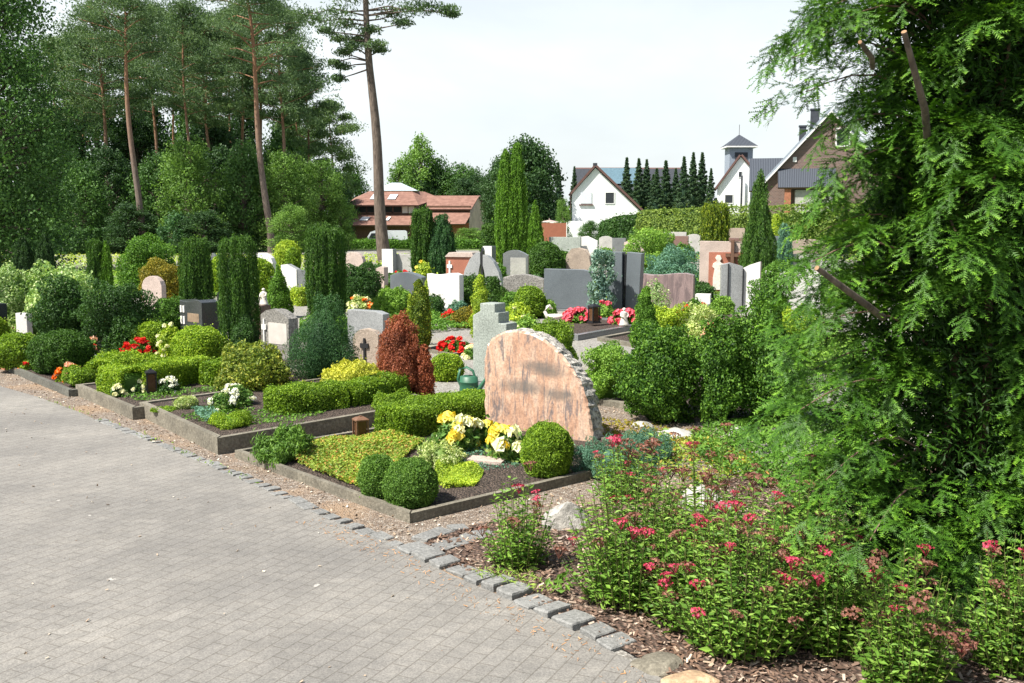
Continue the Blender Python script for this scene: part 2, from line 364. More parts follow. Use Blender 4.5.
# hero pink boulder face with flowing veins and two soft dark worn bands
m, nt, bs = nmat('boulder_face'); v = coord(nt, (3.2, 3, 1.0), (0, .35, 0))
n1 = noise(nt, v, 2.6, 7, .68, 1.6); n2 = noise(nt, coord(nt), 55, 3, .7); n3 = noise(nt, coord(nt, (7, 3, 1.3), (0, .3, 0)), 3.2, 6, .72, 1.1)
c = ramp(nt, n1, [(.3, (.34, .19, .125)), (.48, (.52, .32, .22)), (.62, (.60, .43, .32)), (.75, (.40, .26, .19))])
c = mix(nt, ramp(nt, n3, [(.52, (0, 0, 0)), (.62, (.95, .95, .95))]), c, (.19, .16, .155))
c = mix(nt, 1., c, ramp(nt, n2, [(.35, (.7, .7, .72)), (.65, (1.1, 1.1, 1.1))]), 'MULTIPLY')
pos = coord(nt); sx = N(nt, 'ShaderNodeSeparateXYZ'); nt.links.new(pos, sx.inputs[0])
def band(z0, hz, x0, hx):
    a = N(nt, 'ShaderNodeMath', operation='SUBTRACT'); nt.links.new(sx.outputs[2], a.inputs[0]); a.inputs[1].default_value = z0
    b = N(nt, 'ShaderNodeMath', operation='DIVIDE'); nt.links.new(a.outputs[0], b.inputs[0]); b.inputs[1].default_value = hz
    c1 = N(nt, 'ShaderNodeMath', operation='SUBTRACT'); nt.links.new(sx.outputs[0], c1.inputs[0]); c1.inputs[1].default_value = x0
    d = N(nt, 'ShaderNodeMath', operation='DIVIDE'); nt.links.new(c1.outputs[0], d.inputs[0]); d.inputs[1].default_value = hx
    l = N(nt, 'ShaderNodeVectorMath', operation='LENGTH'); cb = N(nt, 'ShaderNodeCombineXYZ'); nt.links.new(b.outputs[0], cb.inputs[0]); nt.links.new(d.outputs[0], cb.inputs[1]); nt.links.new(cb.outputs[0], l.inputs[0])
    return ramp(nt, l.outputs['Value'], [(.35, (1, 1, 1)), (1.0, (0, 0, 0))])
for bnd in ((.60, .055, .02, .26), (.555, .05, .10, .20), (.42, .075, -.14, .28), (.385, .065, .20, .18)):
    c = mix(nt, mix(nt, 1., band(*bnd), (.72, .72, .72), 'MULTIPLY'), c, (.13, .12, .11))
nt.links.new(c, bs.inputs['Base Color']); bs.inputs['Roughness'].default_value = .42; bump(nt, bs, n2, .15, .004)
for nm, cc, r, kw in (('white_wall', (.80, .81, .82), .8, dict(var=.05)), ('roof_tile', (.42, .17, .11), .85, dict(var=.3, sc=2)), ('roof_dark', (.05, .055, .065), .7, dict(var=.2, spec=.15)),
    ('wood_brown', (.13, .07, .045), .7, dict(var=.3)), ('wood_verge', (.13, .07, .06), .6, {}), ('tower_grey', (.26, .30, .36), .6, dict(var=.1)), ('win_dark', (.03, .035, .04), .12, {}), ('blind', (.62, .66, .70), .6, dict(var=.05)),
    ('frame_white', (.75, .75, .74), .5, dict(var=.04)), ('solar', (.10, .17, .21), .5, dict(var=.2)), ('plaster_beige', (.42, .34, .27), .9, dict(var=.25, sc=1)), ('brick_red', (.34, .14, .08), .85, dict(var=.25)),
    ('orange_panel', (.36, .13, .08), .7, dict(var=.08)), ('soil', (.060, .043, .032), .95, dict(var=.5, sc=25, bmp=.8)), ('van_white', (.72, .75, .78), .3, dict(var=.03)), ('tyre', (.02, .02, .02), .8, {}),
    ('can_green', (.035, .13, .075), .45, dict(var=.15)), ('lantern_black', (.02, .02, .022), .35, {}), ('lantern_brown', (.16, .085, .05), .5, dict(var=.3, sc=20)), ('glass_amber', (.10, .05, .025), .15, dict(var=.3, sc=20)),
    ('iron', (.02, .02, .022), .5, {}), ('inlay_white', (.75, .74, .70), .5, dict(var=.05)), ('glass_roof', (.45, .52, .56), .15, {}), ('statue_white', (.62, .58, .52), .7, dict(var=.2, sc=20)), ('cut_wood', (.28, .17, .09), .8, {}),
    ('dry_needle', (.36, .20, .10), .9, dict(var=.3)), ('gold_panel', (.26, .19, .13), .5, dict(var=.3, sc=14)), ('grey_panel', (.50, .47, .43), .5, dict(var=.12, sc=10))):
    plain(nm, cc, r, **kw)
# roof tile rows
for nm, c1, c2, sc in (('roof_tile', (.15, .075, .055), (.30, .165, .125), 1.2),):
    m = MATS[nm]; nt = m.node_tree; bs = nt.nodes['Principled BSDF']; n = noise(nt, coord(nt, (1, 1, 1)), 1.6, 6, .7)
    nt.links.new(ramp(nt, n, [(.3, c1), (.7, c2)]), bs.inputs['Base Color'])
m, nt, bs = nmat('roof_tiles_dark'); v = coord(nt); wv = N(nt, 'ShaderNodeTexWave'); wv.wave_type = 'BANDS'; wv.bands_direction = 'X'; wv.inputs['Scale'].default_value = 2.2; nt.links.new(v, wv.inputs[0])
nt.links.new(ramp(nt, wv.outputs['Fac'], [(.2, (.045, .052, .066)), (.8, (.085, .097, .118))]), bs.inputs['Base Color']); bs.inputs['Roughness'].default_value = .75; bs.inputs['Specular IOR Level'].default_value = .15; bump(nt, bs, wv.outputs['Fac'], .6, .05)
m, nt, bs = nmat('brick_brown'); v = coord(nt, (1, 1, 1), (math.pi/2, 0, 0)); br = N(nt, 'ShaderNodeTexBrick'); nt.links.new(v, br.inputs['Vector']); br.inputs['Scale'].default_value = 2.2
br.inputs['Color1'].default_value = (.13, .085, .075, 1); br.inputs['Color2'].default_value = (.19, .12, .10, 1); br.inputs['Mortar'].default_value = (.24, .21, .19, 1); nt.links.new(br.outputs[0], bs.inputs['Base Color']); bs.inputs['Roughness'].default_value = .9
# ---------------------------------------------------------------- ground materials
def groundmat(name, stops, sc, big=None, bm=.6, bd=.02, rough=.95):
    m, nt, bs = nmat(name); v = coord(nt); vo = N(nt, 'ShaderNodeTexVoronoi'); vo.inputs['Scale'].default_value = sc; nt.links.new(v, vo.inputs['Vector'])
    sepc = N(nt, 'ShaderNodeSeparateColor'); nt.links.new(vo.outputs['Color'], sepc.inputs[0])
    c = ramp(nt, sepc.outputs[0], stops); c = mix(nt, 1., c, ramp(nt, vo.outputs['Distance'], [(.0, (1.1,)*3), (.7, (.6,)*3)]), 'MULTIPLY')
    if big: c = mix(nt, ramp(nt, noise(nt, v, big[1], 5, .6), [(big[2], (0, 0, 0)), (big[3], (1, 1, 1))]), c, big[0])
    nt.links.new(c, bs.inputs['Base Color']); bs.inputs['Roughness'].default_value = rough; bump(nt, bs, vo.outputs['Distance'], bm, bd)
groundmat('gravel_brown', [(0, (.13, .09, .065)), (.4, (.24, .185, .14)), (.75, (.33, .27, .215)), (1, (.42, .38, .33))], 75, ((.30, .20, .12), 1.4, .5, .72))
groundmat('gravel_grey', [(0, (.20, .18, .155)), (.5, (.31, .295, .265)), (1, (.44, .425, .39))], 60, ((.28, .26, .17), .5, .52, .75), .4)
groundmat('mulch', [(0, (.06, .035, .025)), (.5, (.14, .085, .06)), (.85, (.24, .16, .12)), (1, (.36, .28, .22))], 45, None, .9, .03)
groundmat('soil_bed', [(0, (.04, .028, .02)), (.6, (.10, .07, .052)), (1, (.17, .125, .10))], 60, None, .9, .03)
m, nt, bs = nmat('meadow'); c = ramp(nt, noise(nt, coord(nt), .5, 8, .7), [(.3, (.05, .09, .02)), (.7, (.14, .19, .05))]); nt.links.new(c, bs.inputs['Base Color']); bs.inputs['Roughness'].default_value = .95
# paving
m, nt, bs = nmat('paving'); v = coord(nt, (1, 1, 1), (0, 0, math.radians(-64)))
br = N(nt, 'ShaderNodeTexBrick'); nt.links.new(v, br.inputs['Vector']); br.inputs['Scale'].default_value = 1; br.inputs['Brick Width'].default_value = .155; br.inputs['Row Height'].default_value = .077
br.inputs['Mortar Size'].default_value = .0036; br.inputs['Mortar Smooth'].default_value = .35
br.inputs['Color1'].default_value = (.200, .191, .179, 1); br.inputs['Color2'].default_value = (.216, .207, .195, 1); br.inputs['Mortar'].default_value = (.142, .132, .119, 1)
c = br.outputs['Color']; o = coord(nt)
c = mix(nt, 1., c, ramp(nt, noise(nt, o, 130, 3, .8), [(.3, (.6, .6, .6)), (.7, (1.4, 1.4, 1.38))]), 'MULTIPLY')
c = mix(nt, 1., c, ramp(nt, noise(nt, o, .9, 7, .62), [(.32, (.74, .74, .745)), (.68, (1.16, 1.15, 1.12))]), 'MULTIPLY')
c = mix(nt, 1., c, ramp(nt, noise(nt, coord(nt, (1, 3.2, 1), (0, 0, math.radians(-64))), 4, 6, .7), [(.35, (.86, .86, .86)), (.7, (1.1, 1.09, 1.07))]), 'MULTIPLY')
c = mix(nt, ramp(nt, noise(nt, o, 9, 3, .5), [(.745, (0, 0, 0)), (.76, (1, 1, 1))]), c, (.38, .36, .33))
nt.links.new(c, bs.inputs['Base Color']); bs.inputs['Roughness'].default_value = .88; bump(nt, bs, br.outputs['Fac'], -.3, .004)
# ---------------------------------------------------------------- ground sheets
ys = [-60, -10, 0, 20, 40, 55]+list(range(60, 115, 5))+[150, 250, 600, 2500]; xs = [-1800, -300, -80, -20, 0, 20, 80, 300, 1800]
mb = MB(); V = [(x, y, tz(y)) for y in ys for x in xs]; nx = len(xs)
mb.add(V, [(j*nx+i, j*nx+i+1, (j+1)*nx+i+1, (j+1)*nx+i) for j in range(len(ys)-1) for i in range(nx-1)])
tag(mb.build('ground', 'meadow'), kind='structure')
poly_sheet('cemetery_ground', [(-30, -4), (14, -4), (22, 58), (-36, 58)], .004, 'gravel_grey', True)
edge_px = [(-260, 352), (-60, 372), (0, 387), (38, 398), (79, 413), (102, 424), (160, 446), (250, 482), (330, 520), (400, 548), (450, 577), (520, 606), (600, 647), (690, 697), (800, 760)]
edge = [gp(*p)[:2] for p in edge_px]
poly_sheet('paved_path', edge+[(1.6, 1.5), (1.9, -4), (-25, -4), (-25, 14)], .012, 'paving', True)
road_poly = edge+[(1.6, 1.5), (1.9, -4), (-25, -4), (-25, 14)]
strip_px = [(-260, 335), (-60, 352), (0, 368), (70, 392), (135, 415), (220, 452), (410, 522), (520, 500), (620, 470), (690, 450), (760, 470), (640, 560)]
strip = edge[:12]+[gp(*p)[:2] for p in [(560, 560), (700, 500), (760, 440), (600, 405), (480, 400), (235, 440), (130, 405), (0, 358), (-260, 335)]]
poly_sheet('gravel_strip', strip, .008, 'gravel_brown', True)
mulch = [gp(*p)[:2] for p in [(418, 548), (470, 528), (540, 515), (640, 500), (760, 470), (980, 450), (1400, 480)]]+[(4.5, 2.5), (2.2, 2.2), (1.4, 2.6)]+[gp(*p)[:2] for p in [(690, 690), (600, 640), (520, 600), (450, 572)]]
poly_sheet('mulch_bed', mulch, .016, 'mulch', True)
# loose chips, pebbles, needles
def chips(name, poly, n, size, z, mat, asp=.4, kind='stuff'):
    P = scatter(poly, n); mb = MB(); m = len(P); P3 = np.concatenate([P, z+rng.random((m, 1))*size*.35], 1)
    Nn = unit(np.array([0, 0, 1.])+.45*rng.normal(size=(m, 3))); T = rng.normal(size=(m, 3)); T = unit(T-(T*Nn).sum(1)[:, None]*Nn); B = np.cross(Nn, T)
    s = (size*(.4+rng.random(m)))[:, None]; a = s*asp; th = s*.12
    c8 = [P3+T*s*i*.5+B*a*j*.5+Nn*th*k for k in (0, 1) for i, j in ((-1, -1), (1, -.8), (.9, 1), (-1, .7))]
    q = np.stack(c8, 1).reshape(-1, 3); b = np.arange(m)[:, None]*8
    f = np.concatenate([b+np.array(x)[None] for x in ((4, 5, 6, 7), (0, 1, 5, 4), (1, 2, 6, 5), (2, 3, 7, 6), (3, 0, 4, 7))])
    mb.add(q, f, np.repeat(rng.random(m), 8)); return tag(mb.build(name, mat), kind=kind)
foliage('chip_mat', (.06, .035, .025), (.16, .105, .08), (.36, .29, .24), trans=0, rough=.9)
foliage('pebble_mat', (.16, .11, .08), (.30, .24, .19), (.46, .43, .38), trans=0, rough=.9)
foliage('needle_mat', (.20, .10, .05), (.42, .24, .12), trans=0, rough=.9)
tag(chips('bark_chips', mulch, 30000, .024, .018, 'chip_mat'), 'brown bark chips covering the flower bed beside the path', 'bark mulch')
tag(chips('pebbles', strip, 16000, .014, .010, 'pebble_mat', .8), 'fine reddish brown gravel between kerbs and paving', 'gravel')
nd = [(x-.03, y-.02) for x, y in edge[8:]]+[(x-.22-.05*math.sin(i*3), y-.06) for i, (x, y) in reversed(list(enumerate(edge[8:])))]
tag(chips('dry_needles', nd, 1500, .016, .014, 'needle_mat', .10), 'dry brown needles lying along the cobble edging', 'needles')
tag(chips('litter', [(a-.1, b-.1) for a, b in edge[3:]]+[(.9, 2.2), (-2, 2.2), (-8, 9)], 260, .013, .014, 'pebble_mat', .6), 'scattered pale grit and dry leaf bits on the paving', 'litter')
# ---------------------------------------------------------------- cobble kerb along the path (set into the ground)
def cobbles(pts, L, wid, hgt, mb, gap=.012, z0=0):
    pts = np.array(pts); seg = np.diff(pts, axis=0); LL = np.hypot(seg[:, 0], seg[:, 1]); cum = np.concatenate([[0], np.cumsum(LL)]); s = 0
    while s < cum[-1]-L:
        l = L*(.8+.4*random.random()); k = min(len(LL)-1, np.searchsorted(cum, s+l/2)-1); f = (s+l/2-cum[k])/LL[k]; c = pts[k]+seg[k]*f; d = seg[k]/LL[k]; nn = np.array([-d[1], d[0]])
        w_ = wid*(.85+.3*random.random()); hh = hgt*(.7+.6*random.random()); ox = (random.random()-.5)*.02; ti = (random.random()-.5)*.01
        V = []
        for zz, sc in ((-.03, 1), (hh*.8, 1), (hh, .93)):
            for i, j in ((-1, -1), (0, -1.04), (1, -1), (1.02, 0), (1, 1), (0, 1.04), (-1, 1), (-1.02, 0)):
                q = c+d*(i*(l-gap)/2*sc*(1+.04*random.uniform(-1, 1)))+nn*(j*w_/2*sc*(1+.06*random.uniform(-1, 1))+ox); V.append((q[0], q[1], z0+zz+(ti*i if zz > 0 else 0)))
        V.append((c[0]+nn[0]*ox, c[1]+nn[1]*ox, z0+hh*1.03))
        Fq = [(a*8+j, a*8+(j+1) % 8, a*8+8+(j+1) % 8, a*8+8+j) for a in (0, 1) for j in range(8)]
        mb.add(V, Fq); mb.add(V, [(16+j, 16+(j+1) % 8, 24) for j in range(8)]); s += l+gap*.3
off = lambda pts, a, b: [(x+a, y+b) for x, y in pts]
mb = MB(); cobbles([gp(*p)[:2] for p in [(98, 421), (160, 445), (250, 481), (330, 519), (400, 547), (420, 556)]], .12, .085, .018, mb, .028)
cobbles([gp(*p)[:2] for p in [(405, 548), (450, 568), (520, 598), (600, 637), (636, 655)]], .135, .13, .034, mb, .022)
cobbles([gp(*p)[:2] for p in [(418, 543), (445, 532), (480, 527)]], .13, .11, .022, mb, .008); cobbles([gp(*p)[:2] for p in [(432, 554), (470, 540), (500, 534)]], .15, .12, .022, mb, .008)
tag(mb.build('kerb', 'cobble', fix=True), kind='structure')
def rock(name, px, py, wpx, hpx, mat, label, cat='stone', flat=.7, group=None, seed=0):
    loc, h, w_, d = P_(px, py, py-hpx, wpx); bm = bmesh.new(); bmesh.ops.create_icosphere(bm, subdivisions=3, radius=.5); r = random.Random(seed)
    pl = [(Vector((r.uniform(-1, 1), r.uniform(-1, 1), r.uniform(-.2, 1))).normalized(), r.uniform(.30, .43)) for _ in range(9)]
    for vv in bm.verts:
        for nn, dd in pl:
            t = vv.co.dot(nn)
            if t > dd: vv.co -= nn*(t-dd)*.9
        vv.co.z = max(-.2, vv.co.z)+.2; vv.co = Vector((vv.co.x*w_*1.25, vv.co.y*w_*1.25*flat, vv.co.z*h*1.6))
    me = bpy.data.meshes.new(name); bm.to_mesh(me); bm.free(); me.materials.append(MATS[mat]); o = bpy.data.objects.new(name, me); COL.objects.link(o); o.location = loc; o.rotation_euler = (0, 0, r.uniform(-.6, .6))
    return tag(o, label, cat, group)
rock('edging_stone', 655, 668, 50, 10, 'kerb_stone', 'rounded brown edging stone next to the grey cobbles', flat=.8, seed=1)
rock('edging_stone', 691, 684, 52, 11, 'cobble_tan', 'orange tan sandstone edging block by the bark mulch', flat=.8, seed=2)
rock('edging_stone', 722, 702, 40, 10, 'limestone', 'pale grey edging stone at the bottom edge of the picture', flat=.8, seed=3)
rock('rock', 567, 528, 44, 24, 'limestone', 'white limestone rock between the two front pink flowering shrubs', 'rock', seed=4)
rock('rock', 706, 512, 46, 24, 'limestone', 'pale rock showing through the tall pink flowering shrubs', 'rock', seed=5)
rock('rock', 676, 438, 40, 10, 'gr_pale', 'flat grey stone lying on the gravel below the kerb', 'rock', seed=6)
rock('rock', 640, 428, 22, 6, 'gr_pale', 'small grey stone lying on the gravel behind the blue juniper', 'rock', seed=7)
rock('rock', 735, 434, 26, 8, 'gr_pale', 'small grey stone at the foot of the dark hornbeam shrubs', 'rock', seed=8)
rock('rock', 230, 372, 24, 10, 'gr_white', 'small white stone in front of the variegated bush', 'rock', seed=9)
rock('rock', 353, 402, 18, 8, 'gr_pale', 'small grey stone under the yellow shrub', 'rock', seed=10)
# ---------------------------------------------------------------- grave beds
def bed(name, pc, hk, tk, mat, label, soil='soil_bed', hs=None):
    C = [Vector(gp(*p)) for p in pc]; c0 = sum(C, Vector())/4; C = [q-c0 for q in C]
    if sum(C[i].x*C[(i+1) % 4].y-C[(i+1) % 4].x*C[i].y for i in range(4)) < 0: C = C[::-1]
    root = thing(name, label, 'grave bed', c0)
    ins = []
    for i in range(4):
        a, b, p_, n_ = C[i], C[(i+1) % 4], C[i-1], C[(i+2) % 4]
        e1 = (p_-a).normalized(); e2 = (b-a).normalized(); s = abs(e1.cross(e2).z); ins.append(a+(e1+e2)*tk/s)
    g = .0015
    for i in range(4):
        j = (i+1) % 4; d = (C[j]-C[i]).normalized()*g
        q = [C[i]+d, C[j]-d, ins[j]-d, ins[i]+d]; hh = hk*(1-.03*(i % 2)); mb = MB()
        V = [(p.x, p.y, -.03) for p in q]+[(p.x, p.y, hh-.008) for p in q]
        cc = sum(q, Vector())/4; V += [((p.x-cc.x)*.996+cc.x, (p.y-cc.y)*.996+cc.y, hh) for p in q]
        mb.add(V, [(4+k, (k+1) % 4+4, (k+1) % 4+8, k+8) for k in range(4)]+[(k, (k+1) % 4, (k+1) % 4+4, k+4) for k in range(4)]+[(8, 9, 10, 11)])
        mb.build('kerb_board', mat, root, fix=True)
    mb = MB(); n = 10; hs_ = hk-.02 if hs is None else hs; V = []
    for a in range(n+1):
        for b in range(n+1):
            p = (ins[0]*(1-a/n)+ins[1]*(a/n))*(1-b/n)+(ins[3]*(1-a/n)+ins[2]*(a/n))*(b/n); V.append((p.x, p.y, hs_+(0 if a in (0, n) or b in (0, n) else random.uniform(-.006, .012))))
    mb.add(V, [(a*(n+1)+b, (a+1)*(n+1)+b, (a+1)*(n+1)+b+1, a*(n+1)+b+1) for a in range(n) for b in range(n)], smooth=True)
    mb.build('soil', soil, root, fix=True); return root
def quad(a, b, depth, dirv=(.75, .66)):
    A, B = gp(*a), gp(*b)
    def px(P):
        d = P[1]*cp+H*sp; return (512+F*P[0]/d, 341.5+F*(H*cp-P[1]*sp)/d)
    return [a, b, px((B[0]+dirv[0]*depth, B[1]+dirv[1]*depth)), px((A[0]+dirv[0]*depth, A[1]+dirv[1]*depth))]
bed('grave_bed', quad((235, 459), (410, 525), 2.35), .07, .04, 'kerb_stone', 'front grave bed with thin stone kerb before the pink boulder')
bed('grave_bed', quad((140, 417), (218, 456), 2.2, (.70, .71)), .14, .05, 'kerb_stone', 'raised grave bed with low curved box hedge and white lilies')
bed('grave_bed', quad((76, 396), (133, 421), 2.2, (.72, .69)), .12, .05, 'kerb_stone', 'raised grave bed with dark lantern and white begonias at its front')
bed('grave_bed', quad((8, 372), (69, 398), 2.1, (.72, .69)), .08, .05, 'kerb_dark', 'grave bed with dark kerb and red flowers beside a round bush')
bed('grave_bed', quad((-62, 354), (5, 371), 2.1, (.72, .69)), .08, .05, 'brick_red', 'grave bed with reddish kerb at the left picture edge')
bed('grave_bed', [(520, 333), (578, 341), (648, 328), (592, 321)], .09, .10, 'gr_mid', 'grave with grey granite surround and pink flowers by the lantern', hs=.06)
bed('grave_bed', [(597, 341), (640, 349), (700, 338), (655, 330)], .06, .08, 'kerb_stone', 'grave with low pale kerb left of the small bright conifer', hs=.03)
bed('grave_bed', [(425, 352), (452, 358), (480, 350), (456, 344)], .05, .05, 'kerb_stone', 'narrow grave bed of red begonias behind the box cushion')
bed('grave_bed', [(599, 406), (735, 428), (830, 390), (680, 375)], .06, .09, 'kerb_stone', 'grave with wide pale kerb planted with dark hornbeam shrubs', hs=.03)
bed('grave_bed', [(180, 366), (245, 388), (330, 366), (262, 345)], .10, .05, 'kerb_dark', 'grave bed with the variegated bush beside the pebble headstone')
bed('grave_bed', [(300, 352), (345, 366), (430, 352), (380, 338)], .06, .05, 'kerb_stone', 'grave bed under the tan headstone with black cross')
bed('grave_bed', [(640, 322), (700, 334), (760, 322), (700, 311)], .06, .06, 'kerb_stone', 'grave bed before the folded grey and white headstone')
# ---------------------------------------------------------------- headstones
def slab(name, poly, t, mat, parent=None, bev=.006, loc=(0, 0, 0), rough=0, side=None, taper=0, rz=0):
    bm = bmesh.new(); f = bm.faces.new([bm.verts.new((u, -t/2, z)) for u, z in poly]); ex = bmesh.ops.extrude_face_region(bm, geom=[f])
    bmesh.ops.translate(bm, verts=[q for q in ex['geom'] if isinstance(q, bmesh.types.BMVert)], vec=(0, t, 0))
    bmesh.ops.recalc_face_normals(bm, faces=bm.faces)
    if rough:
        side_e = [e for e in bm.edges if abs(e.verts[0].co.y-e.verts[1].co.y) > t*.5]; bmesh.ops.subdivide_edges(bm, edges=side_e, cuts=3)
        for q in bm.verts:
            k = 1 if abs(q.co.y) < t*.49 else .5; q.co += Vector((random.uniform(-1, 1), random.uniform(-.3, .3), random.uniform(-1, 1)))*rough*k*(1 if q.co.z > .03 else .2)
    elif bev: bmesh.ops.bevel(bm, geom=[e for e in bm.edges], offset=bev, segments=2, profile=.6, affect='EDGES', clamp_overlap=True)
    bmesh.ops.triangulate(bm, faces=[q for q in bm.faces if len(q.verts) > 4])
    me = bpy.data.meshes.new(name); bm.normal_update()
    for q in bm.faces: q.material_index = 0 if (side is None or abs(q.normal.y) > .8) else 1
    bm.to_mesh(me); bm.free(); me.materials.append(MATS[mat])
    if side: me.materials.append(MATS[side])
    at = me.attributes.new('v', 'FLOAT', 'POINT')
    o = bpy.data.objects.new(name, me); COL.objects.link(o); o.parent = parent; o.location = loc; o.rotation_euler = (0, 0, rz); return o
OUT = dict(
 rect=[(-.5, 0), (.5, 0), (.5, 1), (-.5, 1)],
 slope=[(-.5, 0), (.5, 0), (.5, .80), (-.1, 1), (-.5, .96)],
 sloper=[(-.5, 0), (.5, 0), (.5, .93), (.3, .99), (-.5, 1)],
 arch=[(-.5, 0), (.5, 0), (.5, .72), (.42, .86), (.28, .95), (.1, 1), (-.1, 1), (-.28, .95), (-.42, .86), (-.5, .72)],
 lowarch=[(-.5, 0), (.5, 0), (.5, .84), (.3, .93), (.1, .99), (-.1, 1), (-.3, .97), (-.5, .88)],
 wave=[(-.5, 0), (.5, 0), (.5, .93), (.35, .98), (.15, .97), (-.1, .93), (-.3, .92), (-.5, .95)],
 roundL=[(-.5, 0), (.5, 0), (.5, .85), (.33, .97), (.05, 1), (-.25, .97), (-.44, .85), (-.5, .7)],
 boulder=[(-.42, 0), (.46, 0), (.5, .35), (.45, .7), (.3, .92), (.05, 1), (-.2, .97), (-.4, .75), (-.5, .4)],
 peak=[(-.5, 0), (.5, 0), (.5, .8), (0, 1), (-.5, .8)],
 step=[(-.5, 0), (.5, 0), (.5, .76), (.27, .76), (.27, .89), (.16, .89), (.16, 1), (-.28, 1), (-.28, .90), (-.5, .84)],
 concave=[(-.5, 0), (.5, 0), (.5, .97), (.35, 1), (.1, .93), (-.15, .9), (-.4, .92), (-.5, .96)])
STN = []
def hs(label, x0, x1, yt, yb, out='rect', mat='gr_grey', t=.16, rot=30, side=None, rough=0, base=True, bev=.008):
    loc, h, wv, d = P_((x0+x1)/2, yb, yt, x1-x0); r = math.radians(rot); w_ = max(.2, (wv-t*math.sin(abs(r)))/math.cos(r))
    root = thing('headstone', label, 'headstone', loc, -r)
    zb = .05 if base else 0
    poly = [(u*w_, zb+q*(h-zb)+(0 if q else -.0)) for u, q in OUT[out]] if isinstance(out, str) else [(u*w_, zb+q*(h-zb)) for u, q in out]
    slab('slab', poly, t, mat, root, bev, rough=rough*1.0, side=side)
    if base: slab('plinth', [(-w_*.5-.06, -.02), (w_*.5+.06, -.02), (w_*.5+.06, zb-.002), (-w_*.5-.06, zb-.002)], t+.14, 'gr_mid' if mat != 'gr_mid' else 'gr_grey', root, .006)
    root['w'] = w_; root['h'] = h; root['t'] = t
    return root
def front(root, name, mat, rects, prot=.012):
    """raised inlay on the front face; rects in unit face coords (u0,u1,z0,z1)"""
    w_, h, t = root['w'], root['h'], root['t']; mb = MB()
    for u0, u1, z0, z1 in rects: mb.box(((u0+u1)/2*w_, -t/2-prot/2+.001, (z0+z1)/2*h), ((u1-u0)*w_, prot, (z1-z0)*h))
    return mb.build(name, mat, root)
cross = lambda u, z, wu, hz, b=.25: [(u-wu*b/2, u+wu*b/2, z-hz/2, z+hz/2), (u-wu/2, u-wu*b/2-.002, z+hz*.12, z+hz*.30), (u+wu*b/2+.002, u+wu/2, z+hz*.12, z+hz*.30)]
# hero boulder
loc, h, wv, d = P_(544, 438, 331, 112)
root = thing('headstone', 'large pink veined boulder headstone with rough grey rim and low hedge beside it', 'headstone', loc, math.radians(-35))
pts = [(487, 437), (486, 415), (486, 395), (485, 375), (486, 360), (488, 349), (493, 341), (500, 336), (508, 332), (517, 330.5), (527, 331), (537, 333), (546, 337), (555, 343), (563, 350), (571, 359), (577, 367), (583, 377), (587, 388), (590, 400), (592, 412), (594, 425), (595, 437)]
ww = 1.03; poly = [((x-541)/108*ww, (437-y)/107*h) for x, y in pts]
def hero(poly, t):
    bm = bmesh.new(); n = len(poly); r = random.Random(3); L = []; ys = [-t/2, -t/2+.012, -t*.2, t*.1, t*.35, t/2]; ins = [.012, 0, 0, 0, 0, .02]
    cx = sum(p[0] for p in poly)/n; cz = h*.45; fine = []
    for i in range(n):
        a, b = poly[i], poly[(i+1) % n]
        m_ = 4 if i < n-1 else 10
        for k in range(m_): fine.append((a[0]+(b[0]-a[0])*k/m_, a[1]+(b[1]-a[1])*k/m_))
    m_ = len(fine)
    for li, (y, i_) in enumerate(zip(ys, ins)):
        row = []
        for (u, z) in fine:
            dx, dz = u-cx, z-cz; q = math.hypot(dx, dz); rr = 0 if li == 0 else (.004 if li == 1 else r.uniform(-.016, .008)); k = 1-(i_-rr)/q; grow = (.012 if li > 1 else 0)
            row.append(bm.verts.new((cx+dx*(k+grow), y+(0 if li in (0,) else r.uniform(-.01, .01)), max(-.02, cz+dz*(k+grow)))))
        L.append(row)
    for a in range(len(L)-1):
        for i in range(m_):
            f = bm.faces.new((L[a][i], L[a][(i+1) % m_], L[a+1][(i+1) % m_], L[a+1][i])); f.material_index = 0 if a == 0 else 1
    f = bm.faces.new(L[0]); f.material_index = 0; f2 = bm.faces.new(L[-1][::-1]); f2.material_index = 1
    bmesh.ops.recalc_face_normals(bm, faces=bm.faces); bmesh.ops.triangulate(bm, faces=[f, f2]); me = bpy.data.meshes.new('boulder'); bm.to_mesh(me); bm.free()
    me.materials.append(MATS['boulder_face']); me.materials.append(MATS['gr_rough']); o = bpy.data.objects.new('boulder', me); COL.objects.link(o); o.parent = root
hero(poly, .19)
slab('plinth', [(-.56, -.02), (.56, -.02), (.56, .03), (-.56, .03)], .3, 'gr_pale', root, .01)
# near and middle rows
s = hs('grey green granite headstone with stepped cross shaped top behind the boulder', 473, 517, 303, 386, 'step', 'gr_green', .20, 34)
s = hs('rough tan headstone with small black cross beside the rust cypress', 353, 384, 329, 370, 'roundL', 'gr_tan', .12, 25, rough=.012)
front(s, 'cross', 'iron', cross(-.02, .48, .32, .62, .2), .02)
s = hs('plain light grey headstone behind the tan one with the cross', 347, 391, 310, 356, 'sloper', 'gr_grey', .14, 30)
s = hs('pebble textured headstone with pale panel and white cross', 260, 301, 309, 364, 'lowarch', 'gr_speck', .15, 38, rough=.006)
front(s, 'panel', 'grey_panel', [(-.22, .44, .38, .76)], .006); front(s, 'cross', 'inlay_white', cross(-.36, .56, .15, .52, .22), .02)
loc, h, wv, d = P_(262, 352, 305, 14)
root = thing('stone_pillar', 'brown square stone pillar left of the pebble textured headstone', 'pillar', loc, -.6); slab('shaft', [(-wv/2, 0), (wv/2, 0), (wv/2, h), (-wv/2, h)], wv, 'gr_brown', root, .006); mb = MB().box((0, 0, .02), (wv*1.5, wv*1.5, .05)); mb.build('plinth', 'gr_mid', root)
